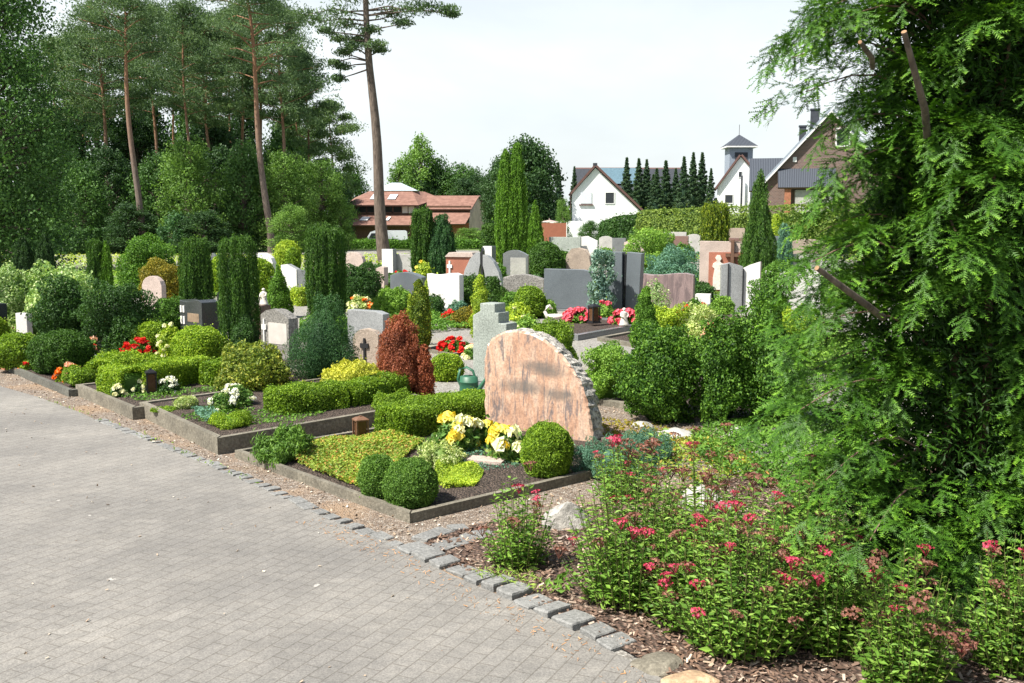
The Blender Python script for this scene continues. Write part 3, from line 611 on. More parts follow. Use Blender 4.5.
def statue(px, yb, Y, hpx, z, label, mat='statue_white', rz=0):
    hh = hpx*Y/F; root = thing('statue', label, 'statue', (atY(px, yb, Y)[0], Y, z), rz)
    MB().lathe([(.0, 0), (.30, 0), (.27, .08), (.20, .3), (.15, .55), (.19, .68), (.17, .76), (.06, .80), (.05, .83)], 12, sy=.75).xf(Matrix.Scale(hh, 4)).build('body', mat, root)
    MB().lathe([(0, .81), (.07, .83), (.10, .90), (.085, .96), (0, 1.0)], 10).xf(Matrix.Scale(hh, 4)).build('head', mat, root)
    for sgn in (-1, 1):
        MB().tube([(sgn*.17, 0, .7), (sgn*.22, -.08, .55), (sgn*.10, -.2, .48)], [.06, .05, .035], 6).xf(Matrix.Scale(hh, 4)).build('arm', mat, root)
    return root
statue(264, 305, loc[1], 17, h+.002, 'small white angel statue standing on the brown stone pillar', rz=-.4)
s = hs('dark polished headstone with white window cross and brownish panel', 179, 222, 298, 346, 'wave', 'gr_dark', .26, 42)
[front(s, 'inlay', 'inlay_white', [q_], .012) for q_ in [(-.46, -.39, .70, .84), (-.34, -.27, .70, .84), (-.46, -.39, .46, .62), (-.34, -.27, .46, .62)]]; front(s, 'panel', 'gold_panel', [(-.15, .36, .52, .70)], .004)
s = hs('small rounded pink headstone among dark shrubs at the left', 142, 168, 276, 312, 'arch', 'gr_pink', .12, 25)
s = hs('black headstone cut by the left picture edge', -22, 11, 303, 350, 'rect', 'gr_dark', .2, 35)
s = hs('small white headstone half hidden behind the silvery shrub', 21, 30, 313, 345, 'rect', 'gr_white', .1, 20)
s = hs('white round arched headstone behind the clipped yellow green balls', 250, 278, 253, 289, 'arch', 'gr_white', .15, 25)
s = hs('white polished headstone with slanting top near the conical shrub', 281, 302, 264, 292, 'slope', 'gr_white', .16, 30, side='gr_grey')
s = hs('plain grey headstone left of the dark clipped thuja block', 298, 322, 270, 298, 'rect', 'gr_mid', .15, 20)
s = hs('pale pink rounded headstone right of the dark thuja block', 343, 367, 252, 284, 'arch', 'gr_pink', .14, 28)
s = hs('pinkish beige square headstone beside the dark round bush', 364, 389, 266, 300, 'concave', 'gr_pink', .16, 28)
s = hs('small white headstone at the foot of the tall pine', 382, 397, 249, 276, 'rect', 'gr_white', .2, 30, side='gr_grey')
s = hs('low grey headstone just right of the tall pine foot', 396, 418, 254, 276, 'sloper', 'gr_pale', .15, 20)
s = hs('dark grey headstone with red flowers in front of it', 390, 427, 272, 304, 'lowarch', 'gr_slate', .2, 25)
s = hs('broad bright white headstone behind the yellow edged conifer', 427, 464, 272, 310, 'wave', 'gr_white', .18, 25)
s = hs('rust red headstone with ornate white cross and salmon top', 446, 477, 257, 288, 'rect', 'gr_rust', .2, 20)
front(s, 'cross', 'inlay_white', cross(-.36, .58, .18, .6, .3), .03); slab('cap', [(-s['w']/2-.02, s['h']+.002), (s['w']/2+.02, s['h']+.002), (s['w']/2-.04, s['h']+.12), (-s['w']/2+.1, s['h']+.12)], .28, 'gr_pink', s)
# twin curved arch
loc, h, wv, d = P_(483, 296, 251, 42); root = thing('headstone', 'grey headstone of two curved wings meeting above a dark centre', 'headstone', loc, -.4)
lw = [(-.5, 0), (-.06, 0), (-.10, .35), (-.06, .6), (-.03, .72), (-.03, .98), (-.14, .96), (-.28, .82), (-.40, .58), (-.47, .3)]
slab('wing', [(u*wv*1.1, z*h) for u, z in lw], .16, 'gr_grey', root); slab('wing', [(-u*wv*1.1, z*h*.94) for u, z in lw][::-1], .16, 'gr_grey', root)
slab('centre_post', [(-.026*wv, .0), (.026*wv, .0), (.026*wv, h*1.0), (0, h*1.08), (-.026*wv, h*1.0)], .12, 'gr_black', root)
s = hs('narrow white stone block behind the curved wing headstone', 483, 496, 246, 276, 'rect', 'gr_white', .3, 25, side='gr_slate')
s = hs('grey headstone with paler inner panel beside dark round bush', 503, 529, 250, 284, 'lowarch', 'gr_mid', .14, 15); front(s, 'panel', 'gr_pale', [(-.2, .42, .25, .78)], .01)
s = hs('speckled grey low headstone above the small clipped ball', 503, 546, 274, 306, 'lowarch', 'gr_speck', .16, 18, bev=.02)
s = hs('large plain slate grey rectangular headstone in the middle', 544, 594, 269, 311, 'sloper', 'gr_slate', .16, 16)
# double stele
loc, h, wv, d = P_(625, 316, 252, 34); root = thing('headstone', 'tall dark pair of granite pillars with a narrow gap', 'headstone', loc, math.radians(-25))
slab('left_pillar', [(-wv*.50, 0), (-wv*.06, 0), (-wv*.06, h), (-wv*.54, h)], .20, 'gr_slate', root); slab('right_pillar', [(wv*.02, 0), (wv*.42, 0), (wv*.50, h*.98), (wv*.06, h)], .20, 'gr_slate', root, loc=(0, .05, 0))
slab('dark_strip', [(-wv*.058, 0), (wv*.018, 0), (wv*.05, h*.97), (-wv*.058, h*.97)], .10, 'gr_black', root)
slab('plinth', [(-wv*.6, -.03), (wv*.6, -.03), (wv*.6, -.002), (-wv*.6, -.002)], .4, 'gr_mid', root)
s = hs('reddish veined headstone with wavy top and dark side', 642, 694, 272, 312, 'wave', 'gr_wave', .22, 18)
s = hs('brown cleft rock headstone behind the slate rectangle', 564, 592, 248, 278, 'boulder', 'gr_tan', .2, 20, rough=.03)
s = hs('small bright white square headstone below the white house', 580, 598, 236, 262, 'slope', 'gr_white', .15, 22)
s = hs('broad greenish grey headstone left of the bright white one', 549, 581, 237, 262, 'rect', 'gr_green', .15, 20)
s = hs('pale rough rock headstone between the conifer spires', 521, 540, 235, 256, 'boulder', 'gr_pink', .25, 20, rough=.05)
s = hs('far small grey headstone at the dark hedge end', 599, 614, 236, 256, 'lowarch', 'gr_pale', .15, 20)
s = hs('far dark grey headstone left of the yellow flowers', 612, 626, 238, 257, 'rect', 'gr_mid', .15, 20)
s = hs('far pinkish headstone right of the yellow flowers', 624, 644, 238, 262, 'peak', 'gr_pink', .15, 20)
s = hs('far grey wide headstone under the yellow green hedge', 664, 686, 232, 252, 'rect', 'gr_pale', .15, 15)
s = hs('far grey headstone directly left of the yellow tipped column', 686, 703, 234, 254, 'lowarch', 'gr_pale', .15, 15)
s = hs('tiny grey headstone among blue green juniper', 651, 664, 248, 266, 'lowarch', 'gr_grey', .15, 25)
s = hs('tan headstone behind the yellow tipped column', 724, 744, 228, 254, 'rect', 'gr_tan', .15, 15)
# statue relief stone
s = hs('pale pink headstone with red brown panel and white robed figure', 699, 745, 241, 296, 'sloper', 'gr_pink', .2, 14)
front(s, 'panel', 'gr_rust', [(-.30, .46, .0+.05, .80)], .01)
w_, h, t = s['w'], s['h'], s['t']
slab('relief_figure', [(-.20*w_, .12*h), (-.02*w_, .12*h), (-.03*w_, .38*h), (-.05*w_, .52*h), (.22*w_, .50*h), (.24*w_, .56*h), (-.02*w_, .60*h), (-.06*w_, .64*h), (-.02*w_, .68*h), (-.05*w_, .745*h), (-.12*w_, .75*h), (-.16*w_, .70*h), (-.12*w_, .64*h), (-.2*w_, .60*h), (-.22*w_, .54*h), (-.17*w_, .50*h), (-.20*w_, .34*h)], .05, 'statue_white', s, .004, loc=(0, -t/2-.03, 0))
front(s, 'dark_cross', 'wood_brown', [(.17, .24, .35, 1.02), (.06, .165, .72, .78), (.245, .34, .72, .78)], .10)
slab('cap', [(.12*w_, h*1.004), (.52*w_, h*.99), (.52*w_, h*1.05), (.12*w_, h*1.06)], .24, 'gr_brown', s)
# folded stele
loc, h, wv, d = P_(742, 312, 261, 44); root = thing('headstone', 'folded headstone of one grey and one white leaf with dark spine', 'headstone', loc, -.1)
slab('grey_leaf', [(-.5*wv, 0), (-.02*wv, 0), (-.02*wv, h*.9), (-.3*wv, h*.97), (-.5*wv, h*.93)], .12, 'gr_grey', root, rz=.05)
slab('white_leaf', [(.0*wv, 0), (.40*wv, 0), (.40*wv, h), (.16*wv, h*.93), (.0*wv, h*.86)], .12, 'gr_white', root, rz=-.35, side='gr_brown'); mb = MB().box((-.01*wv, -.1, h*.43), (.03*wv, .04, h*.86)); mb.build('spine', 'gr_black', root); mb = MB().box((-.34*wv, -.09, h*.5), (.025*wv, .03, h*.9)); mb.build('rod', 'iron', root)
slab('plinth', [(-wv*.6, -.03), (wv*.6, -.03), (wv*.6, -.002), (-wv*.6, -.002)], .4, 'gr_mid', root)
s = hs('brown curved headstone in front of the far hedge at right', 789, 829, 239, 270, 'lowarch', 'gr_tan', .2, 12)
s = hs('wide white low headstone with small black cross', 788, 838, 254, 280, 'rect', 'gr_pale', .18, 8); front(s, 'cross', 'iron', cross(-.32, .66, .12, .42, .25), .02)
s = hs('big white headstone partly behind the drooping conifer branches', 764, 818, 268, 326, 'wave', 'gr_white', .2, 10)
s = hs('grey metal like headstone behind the drooping branches at the hedge', 760, 790, 236, 266, 'rect', 'gr_slate', .12, 12)
s = hs('tiny pale twin headstone beyond the clipped column at left', 211, 217, 253, 270, 'arch', 'gr_white', .12, 10)
s = hs('second tiny pale headstone beyond the clipped column, right one', 218, 224, 254, 270, 'arch', 'gr_pale', .12, 10)
s = hs('red and grey small headstone right of the clipped column shadow', 221, 230, 292, 330, 'rect', 'gr_pale', .12, 20)
s = hs('low white flat headstone lying before the wavy one', 694, 712, 294, 306, 'rect', 'gr_white', .3, 15)
s = hs('low brown granite headstone right of the dark one with the curved top', 668, 640+48, 236, 258, 'rect', 'gr_brown', .15, 20)
# ---------------------------------------------------------------- small objects
def lantern(px, yb, yt, wpx, mat, glass, label, rz=.5, group=None, zz=0):
    loc, h, w_, d = P_(px, yb, yt, wpx); root = thing('grave_lantern', label, 'lantern', (loc[0], loc[1], zz), rz, group); q = w_*.9
    MB().box((0, 0, .02*h+.01), (q, q, .05*h)).box((0, 0, .09*h), (q*.84, q*.84, .09*h)).build('base', mat, root)
    mb = MB(); 
    for sx_ in (-1, 1):
        for sy_ in (-1, 1): mb.box((sx_*q*.37, sy_*q*.37, .48*h), (q*.10, q*.10, .70*h))
    mb.build('frame', mat, root); MB().box((0, 0, .47*h), (q*.62, q*.62, .66*h)).build('glass', glass, root)
    MB().lathe([(0, .82*h), (q*.62, .82*h), (q*.62, .87*h), (q*.34, .95*h), (q*.12, .97*h), (q*.12, h), (0, h)], 4, rz=math.pi/4, smooth=False).build('lid', mat, root); return root
lantern(361, 447, 422, 17, 'lantern_brown', 'glass_amber', 'brown wooden grave lantern at the end of the box hedge', zz=.05)
lantern(152, 405, 379, 13, 'lantern_black', 'glass_amber', 'black grave lantern among white begonias by the low hedge', zz=.10)
lantern(594, 329, 309, 12, 'lantern_black', 'glass_amber', 'black grave lantern on the grey surround by pink flowers', zz=.09)
lantern(469, 300, 287, 6, 'lantern_black', 'glass_amber', 'tiny dark grave lantern before the broad white headstone')
# watering can
loc, h, w_, d = P_(469, 397, 367, 26); r_ = w_*.34; hh = h*.72
root = thing('watering_can', 'dark green watering can standing behind the pink boulder', 'watering can', loc, -.35)
MB().lathe([(0, .0), (r_*.96, 0), (r_, .02), (r_, hh*.3), (r_*1.03, hh*.32), (r_, hh*.34), (r_*1.0, hh*.68), (r_*1.04, hh*.70), (r_*.98, hh*.72), (r_*.94, hh*.95), (r_*.55, hh), (r_*.5, hh*.94)], 24, sx=1.1, sy=.85).build('body', 'can_green', root, fix=True)
MB().tube([(r_*.9, 0, hh*.18), (r_*1.5, 0, hh*.55), (r_*2.25, 0, hh*.98)], [r_*.42, r_*.26, r_*.16], 12).tube([(r_*2.2, 0, hh*.94), (r_*2.42, 0, hh*1.10)], [r_*.16, r_*.30], 12).build('spout', 'can_green', root)
MB().tube([(-r_*1.0, 0, hh*.5), (-r_*1.35, 0, hh*.8), (-r_*1.1, 0, hh*1.25), (-r_*.3, 0, hh*1.38), (r_*.5, 0, hh*1.22), (r_*.7, 0, hh*.96)], .014, 8).build('handle', 'can_green', root)
# swan shaped planter
loc, h, w_, d = P_(556, 325, 306, 14)
root = thing('swan_planter', 'white swan shaped planter on the grey grave surround', 'planter', (loc[0], loc[1], .09), .3)
MB().lathe([(0, 0), (.10, 0), (.14, .04), (.13, .09), (.10, .08), (0, .06)], 16, sx=1.3, sy=.8).build('bowl', 'statue_white', root, fix=True); MB().tube([(-.15, 0, .05), (-.20, 0, .14), (-.16, 0, .22), (-.12, 0, .24), (-.10, 0, .20), (-.06, 0, .19)], [.035, .028, .024, .026, .024, .008], 8).build('neck', 'statue_white', root)
statue(624, 327, gp(624, 331)[1]-.1, 18, .10, 'small white seated figure among the pink flowers before the twin pillars', rz=.2)
statue(88, 345, gp(90, 352)[1], 26, 0, 'slim pale statue between the two dark bushy shrubs', mat='gr_pink', rz=.2)
statue(94, 362, gp(94, 372)[1], 12, .1, 'tiny silver grave ornament near red begonias', mat='gr_white')
# ---------------------------------------------------------------- blooms
def bloom(name, mat, n=14, size=1., cup=.6):
    P = unit(rng.normal(size=(n, 3))); P[:, 2] = np.abs(P[:, 2]); mb = MB(); leaves(mb, P*.42, P, .75, .85, .5); mb.lathe([(0, 0), (.32, .1), (.36, .3), (.2, .48), (0, .5)], 6)
    return mb
BL = {}
def blooms(root, mat, pts, size, name='flower', var=None):
    for p in pts:
        k = mat if not isinstance(mat, (list, tuple)) else random.choice(mat)
        if (k, name) not in BL: o = bloom(name, k).build(name, k, root); BL[(k, name)] = o; o.location = p; o.scale = (size,)*3
        else: share(BL[(k, name)], name, root, p, random.random()*6, size*random.uniform(.75, 1.2))
def flowerbed(label, px, yb, yt, wpx, leafm, petal, nb, bs=None, asp=.45, group=None, name='begonia', cat='flowers', leaf=None, prof=MOUND, z=0, up=0, lump=.3):
    loc, h, w_, d = P_(px, yb, yt, wpx); px1 = d/F; loc = (loc[0], loc[1], z); root = thing(name, label, cat, loc, -.5, group)
    mb = MB(); rx, ry = w_/2, w_/2*asp*1.2; lf = leaf or max(.02, px1*3)
    body(mb, prof, h, rx, ry, lf, 2.0, .6, lump, 25, .35, .8, up, core=.7); mb.build('foliage', leafm, root)
    P, Nr, _ = sample(prof, h, rx, ry, nb*3); P = P[(Nr[:, 1] < .5)][:nb]; P[:, 2] += lf*.2
    blooms(root, petal, [tuple(p) for p in P], bs or max(.05, px1*4.5)); return root
# ---------------------------------------------------------------- shrubs and clipped plants
def plant(name, label, cat, px, yb, yt, wpx, mat, prof=BALL, ry=None, group=None, leaf=None, stem=False, z=0, lmin=1.9, **k):
    loc, h, w_, d = P_(px, yb, yt, wpx); px1 = d/F; lf = leaf or max(.013, px1*lmin); loc = (loc[0], loc[1], z); h -= z
    mb = MB(); body(mb, prof, h, w_/2, (w_/2*ry if ry else None), lf, **k)
    if not stem:
        o = mb.build(name, mat, loc=loc, rz=random.random()*6 if not ry else 0); return tag(o, label, cat, group)
    root = thing(name, label, cat, loc, 0, group); mb.build('foliage', mat, root)
    MB().tube([(0, 0, -.05), (0, 0, h*.3), (.01, 0, h*.8)], [.035*h+.02, .025*h+.015, .01], 6).build('stem', 'bark', root); return root
clip = dict(lump=.07, K=70, depth=.16, nj=1., cov=2.8, lmin=2.1, core=.78, irr=.03)
soft = dict(lump=.3, K=34, depth=.35, nj=1., cov=2.3, core=.72, irr=.1)
wild = dict(lump=.5, K=26, depth=.5, nj=1., cov=2.3, irr=.22, core=.55)
PB = 'clipped_shrub'
plant(PB, 'larger of the two touching clipped balls in the front bed', 'shrub', 411, 511, 459, 55, 'dwarf', BALL, z=.03, **clip)
plant(PB, 'smaller left one of the two touching clipped balls in the front bed', 'shrub', 378, 503, 454, 40, 'dwarf', BALL, z=.03, **clip)
plant(PB, 'tall egg shaped box ball in front of the pink boulder', 'shrub', 547, 481, 422, 52, 'box_leaf', BALL, z=.03, **clip)
plant(PB, 'round light box ball above the left lantern', 'shrub', 152, 358, 322, 38, 'box_bright', BALL, z=.08, **clip)
plant(PB, 'broad round box ball before the dark window cross headstone', 'shrub', 200, 372, 326, 56, 'box_bright', BALL, z=.08, **clip)
plant(PB, 'small two tone box ball beside the white lilies', 'shrub', 187, 422, 396, 23, 'variegated', BALL, z=.12, **clip)
plant(PB, 'tiny flat dark green cushion at the kerb corner', 'shrub', 164, 424, 409, 25, 'box_leaf', BALL, z=.12, **clip)
plant(PB, 'big dark round box bush behind the dark kerb at left', 'shrub', 63, 377, 330, 62, 'box_dark', BALL, z=.05, **{**clip, 'lump': .12})
plant(PB, 'pale green mound left of the big dark round bush', 'shrub', 18, 372, 333, 48, 'box_leaf', BALL, z=.05, **{**clip, 'lump': .12})
plant(PB, 'bright clipped bush cut by the left picture edge', 'shrub', -4, 352, 316, 28, 'box_bright', BALL, **clip)
plant(PB, 'small round box bush beside the speckled grey headstone', 'shrub', 530, 318, 286, 32, 'box_leaf', BALL, **clip)
plant(PB, 'box cushion behind the rust cypress', 'shrub', 447, 381, 353, 34, 'box_bright', BALL, ry=.8, **clip)
plant(PB, 'round low box tuft next to the yellow red ground cover', 'shrub', 232, 441, 413, 40, 'box_bright', BALL, z=.1, **soft)
plant(PB, 'dark green clipped dome behind the grey panel headstone', 'shrub', 546, 278, 241, 39, 'box_dark', DOME, **clip)
plant(PB, 'grey green dome right of the broad white headstone', 'shrub', 470, 308, 275, 34, 'box_dark', DOME, **soft)
plant(PB, 'second grey green dome left of the speckled headstone', 'shrub', 493, 308, 276, 28, 'box_dark', DOME, **soft)
plant(PB, 'yellow green clipped ball left of the tall clipped column', 'shrub', 222, 296, 256, 30, 'box_bright', BALL, **clip)
plant(PB, 'yellow green clipped ball right of the tall clipped column', 'shrub', 258, 296, 258, 36, 'box_bright', BALL, **clip)
plant(PB, 'golden yellow clipped ball far behind the headstones', 'shrub', 288, 274, 240, 26, 'lime_leaf', BALL, **clip)
plant(PB, 'low dark green ball under the golden yellow one', 'shrub', 293, 276, 247, 15, 'box_leaf', BALL, **clip)
plant(PB, 'orange brown rounded bush behind the small pink headstone', 'shrub', 166, 306, 259, 46, 'orange_leaf', BALL, **soft)
plant(PB, 'low flat green hedge bush between the conifer spires', 'shrub', 511, 264, 242, 32, 'box_leaf', BALL, ry=.6, **clip)
plant(PB, 'glossy rounded bush behind the pink boulder at right', 'shrub', 553, 378, 319, 48, 'box_leaf', BALL, **soft)
plant(PB, 'tiny dark bush at right of the yellow edged conifer', 'shrub', 434, 318, 295, 22, 'dark_green', BALL, **soft)
plant(PB, 'green cushion at the foot of the rust cypress', 'shrub', 395, 420, 390, 46, 'box_leaf', BALL, **soft)
plant(PB, 'small bright mound beside the white red flowers at left', 'shrub', 118, 384, 353, 48, 'box_bright', BALL, z=.08, **soft)
plant(PB, 'second small bright mound behind the lantern hedge', 'shrub', 160, 380, 357, 50, 'box_bright', BALL, ry=.7, z=.08, **soft)
plant(PB, 'small green bush at the kerb corner near pink begonias', 'shrub', 80, 392, 366, 28, 'box_leaf', BALL, z=.05, **soft)
# hedges (ribbons) given by ground pixel lines
def hedge(label, px, w_, h, mat='box_leaf', z=.0, group=None, name='box_hedge', lm=2.2, **k):
    k = {**dict(nj=1., depth=.18), **k, 'lump': k.get('lump', .1)+.05}
    pts = [Vector(gp(*p)) if len(p) == 2 else Vector(p) for p in px]; c = sum(pts, Vector())/len(pts); c.z = 0; dist = min(q.y for q in pts); P = [(q.x-c.x, q.y-c.y) for q in pts]
    mb = MB(); ribbon(mb, P, w_, h, max(.014, dist/F*lm), **k); o = mb.build(name, mat, loc=(c.x, c.y, z)); return tag(o, label, 'hedge', group)
hedge('thick low box hedge leading up to the pink boulder', [(385, 443), (420, 436), (455, 429), (490, 423)], .48, .28, 'box_leaf', .02, lump=.05, cov=2.8)
hedge('long curved low box hedge behind the white lilies', [(268, 427), (300, 423), (340, 418), (378, 411), (400, 403)], .42, .27, 'box_leaf', .07, lump=.08, cov=2.8)
hedge('short clipped box hedge wrapping round the left lantern bed', [(106, 400), (135, 404), (165, 397), (200, 389), (212, 388)], .32, .30, 'box_bright', .06, lump=.08, cov=2.6)
hedge('end piece of box hedge in front of the variegated bush', [(205, 396), (228, 392), (240, 384)], .30, .26, 'box_leaf', .08, lump=.12)
hedge('low bright box hedge left of the lantern bed', [(100, 388), (112, 380), (135, 375)], .3, .22, 'box_bright', .06, lump=.12)
hedge('small box hedge beneath the far white headstones', [(330, 300), (350, 302), (372, 299)], .5, .3, 'light_green', lump=.2)
hedge('light green low hedge behind the conical shrub', [(292, 306), (312, 305), (330, 303)], .5, .35, 'lime_leaf', lump=.2)
# loose and coloured shrubs
plant('variegated_bush', 'olive green leathery bush with yellowish leaves behind the lilies', 'shrub', 254, 398, 343, 80, 'rhodo', BALL, z=.06, lmin=3.6, **soft)
plant('conifer_shrub', 'dense blue green upright cypress shrub left of the yellow bush', 'shrub', 325, 387, 293, 68, 'cypress_deep', SPIN, stem=True, up=1.6, lump=.42, K=30, depth=.4, cov=2.6, asp=.4, zs=.5, core=.65, irr=.1)
plant('yellow_shrub', 'bright yellow leaved shrub left of the rust cypress', 'shrub', 352, 409, 359, 72, 'yellow_leaf', DOME, lmin=2.8, **soft)
plant('yellow_shrub', 'low yellow leaved fringe above the long curved hedge', 'shrub', 300, 411, 386, 66, 'yellow_leaf', DOME, ry=.6, lmin=2.8, **soft)
root = plant('rust_cypress', 'rust brown dead looking cypress with two points', 'conifer', 401, 404, 311, 50, 'rust', SPIN, stem=True, up=1.4, lump=.32, K=60, depth=.35, cov=2.6, zs=.5, irr=.05)
mb = MB(); _, h_, w2, _ = P_(425, 410, 347, 22); body(mb, SPIN, h_, w2/2, leaf=.022, lump=.25, depth=.35, up=1., c=(.23, -.08, 0)); mb.build('side_shoot', 'rust', root)
plant('yellow_edged_conifer', 'narrow dark conifer with yellow edges behind the rust cypress', 'conifer', 420, 352, 277, 23, 'gold_thuja', SPIN, stem=True, up=1., lump=.3, cov=2.4)
plant('yellow_conifer', 'thin yellow conifer rising against the yellow edged dark one', 'conifer', 411, 352, 292, 9, 'lime_leaf', SPIN, stem=True, up=1., lump=.3)
plant('yellow_conifer', 'thin pale yellow tip right on the dark edged conifer', 'conifer', 427, 345, 280, 8, 'lime_leaf', SPIN, stem=True, up=1., lump=.3)
plant('yellow_conifer', 'slender bright yellow conifer behind the stepped green headstone', 'conifer', 480, 345, 273, 20, 'lime_leaf', SPIN, stem=True, up=1., lump=.4, depth=.5)
plant('blue_juniper', 'blue green low bush between white headstone and red flowers', 'shrub', 458, 322, 300, 28, 'juniper_blue', DOME, **soft)
plant('heather', 'brownish low bush beside the red flowers in the middle', 'shrub', 464, 328, 308, 28, 'orange_leaf', DOME, ry=.7, **soft)
plant('dwarf_pine', 'dark green dwarf pine in the front bed corner', 'shrub', 285, 466, 431, 54, 'dwarf', DOME, z=.04, up=1.6, lump=.7, K=20, depth=.45, nj=1., asp=.2, lmin=6, cov=4.5, core=.5)
plant('blue_juniper', 'spreading silvery blue juniper right of the boulder', 'shrub', 612, 478, 438, 84, 'juniper_blue', MOUND, z=.03, lump=.5, K=30, depth=.5, nj=1., cov=3.5, asp=.4, ry=.8, core=.5)
plant('blue_juniper', 'second spreading blue juniper behind the first', 'shrub', 645, 462, 432, 60, 'juniper_blue', MOUND, lump=.5, K=30, depth=.5, nj=1., cov=3.5, asp=.4, core=.5)
plant('variegated_shrub', 'pale variegated shrub left of the yellow roses', 'shrub', 440, 471, 439, 56, 'variegated', DOME, z=.03, lmin=2.6, **wild)
plant('conifer_shrub', 'bright green small conifer by the reddish veined headstone', 'conifer', 645, 352, 286, 24, 'thuja_bright', SPIN, stem=True, up=1.2, lump=.3, cov=2.6)
plant('loose_bush', 'light green leafy bush right of the boulder', 'shrub', 608, 402, 343, 58, 'light_green', BALL, lmin=2.6, **wild)
plant('hornbeam_bush', 'big dense rounded green bush left of the dark hornbeams', 'shrub', 660, 421, 324, 80, 'hornbeam_leaf', BALL, stem=True, lmin=3.2, lump=.5, K=36, depth=.45, nj=1., cov=2.4, irr=.15, core=.68)
plant('hornbeam_bush', 'upright green hornbeam shrub in the middle of the three', 'shrub', 716, 425, 308, 64, 'hornbeam_leaf', SPIN, stem=True, lmin=3.2, lump=.7, K=30, depth=.5, nj=1., cov=2.4, zs=.6, irr=.12, core=.66, up=1.)
plant('hornbeam_bush', 'tallest dark hornbeam shrub next to the drooping conifer', 'shrub', 770, 424, 286, 78, 'hornbeam_leaf', SPIN, stem=True, lmin=3.2, lump=.7, K=30, depth=.5, nj=1., cov=2.4, zs=.6, irr=.12, core=.66, up=1.)
plant('hornbeam_bush', 'dark shrub filling the gap behind the hornbeams', 'shrub', 744, 400, 318, 60, 'dark_green', SPIN, lmin=3.2, lump=.7, K=30, depth=.5, nj=1., cov=2.4, zs=.6, irr=.12, core=.66, up=1.)
plant('silver_shrub', 'tall silvery variegated shrub at the far left', 'shrub', 50, 338, 270, 88, 'silver_leaf', BALL, lmin=4., **{**wild, 'cov': 2.6})
plant('silver_shrub', 'pale grey green shrub behind the silvery one at the left edge', 'shrub', 10, 340, 268, 46, 'silver_leaf', BALL, lmin=2.6, **wild)
plant('dark_bush', 'dark glossy bush in front of the silvery shrub', 'shrub', 66, 353, 275, 52, 'dark_green', BALL, stem=True, lmin=2.8, **wild)
plant('dark_bush', 'wide dark glossy bush below the small pink headstone', 'shrub', 122, 356, 278, 66, 'dark_green', BALL, stem=True, lmin=2.6, **wild)
plant('dark_bush', 'medium green bush left of the dark window cross headstone', 'shrub', 170, 344, 296, 34, 'mid_green', BALL, lmin=2.4, **wild)
plant('dark_bush', 'dark round bush right of the dark thuja block', 'shrub', 360, 308, 262, 44, 'dark_green', BALL, lmin=2.2, **soft)
plant('green_bush', 'bright green spreading bush behind the orange brown one', 'shrub', 147, 290, 238, 58, 'mid_green', BALL, lmin=2.2, **wild)
plant('green_bush', 'light green bush in the middle of the white headstones', 'shrub', 395, 318, 286, 44, 'light_green', DOME, lmin=2.2, **soft)
plant('green_bush', 'large light green bush covered with pale shoots near the far hedge', 'shrub', 655, 275, 231, 50, 'light_green', BALL, lmin=2.2, **wild)
plant('green_bush', 'light green shrub right below the tall cone conifer', 'shrub', 772, 330, 262, 42, 'mid_green', SPIN, lmin=2.4, **wild)
plant('green_bush', 'lime green low bush left of the red flowers at right', 'shrub', 668, 338, 304, 34, 'lime_leaf', BALL, lmin=2.8, **wild)
plant('green_bush', 'pale leafy bush right of the red flowers at right', 'shrub', 700, 338, 308, 44, 'variegated', BALL, lmin=2.6, **wild)
plant('green_bush', 'yellow green bush behind the drooping conifer branch', 'shrub', 798, 344, 314, 50, 'lime_leaf', BALL, lmin=2.6, **wild)
plant('blue_juniper', 'blue green spreading juniper above the reddish veined headstone', 'shrub', 672, 287, 252, 62, 'juniper_blue', MOUND, lmin=2.2, **wild)
plant('blue_spruce', 'narrow tiered blue spruce between the slate stone and the pillars', 'conifer', 602, 318, 248, 23, 'spruce_blue', COLM, stem=True, lump=.8, K=30, depth=.4, nj=1., cov=1.9, core=.5, irr=.05, lmin=3)
plant('rose_shrub', 'loose shrub with whitish blossoms beside the small bright conifer', 'shrub', 656, 322, 278, 30, 'silver_leaf', SPIN, lmin=2.2, lump=.4, depth=.7, cov=.7, core=0)
plant('cone_shrub', 'small light green conical shrub before the white polished stone', 'conifer', 279, 318, 262, 28, 'thuja_bright', CONE, stem=True, up=.8, lump=.2, cov=2.4)
plant('cone_shrub', 'dark green low shrub at the foot of the clipped column', 'shrub', 246, 362, 314, 30, 'dark_green', SPIN, lump=.3, cov=2.2)
plant('cone_shrub', 'small juniper under the pebble textured headstone', 'shrub', 262, 352, 334, 30, 'dark_green', SPIN, lump=.3)
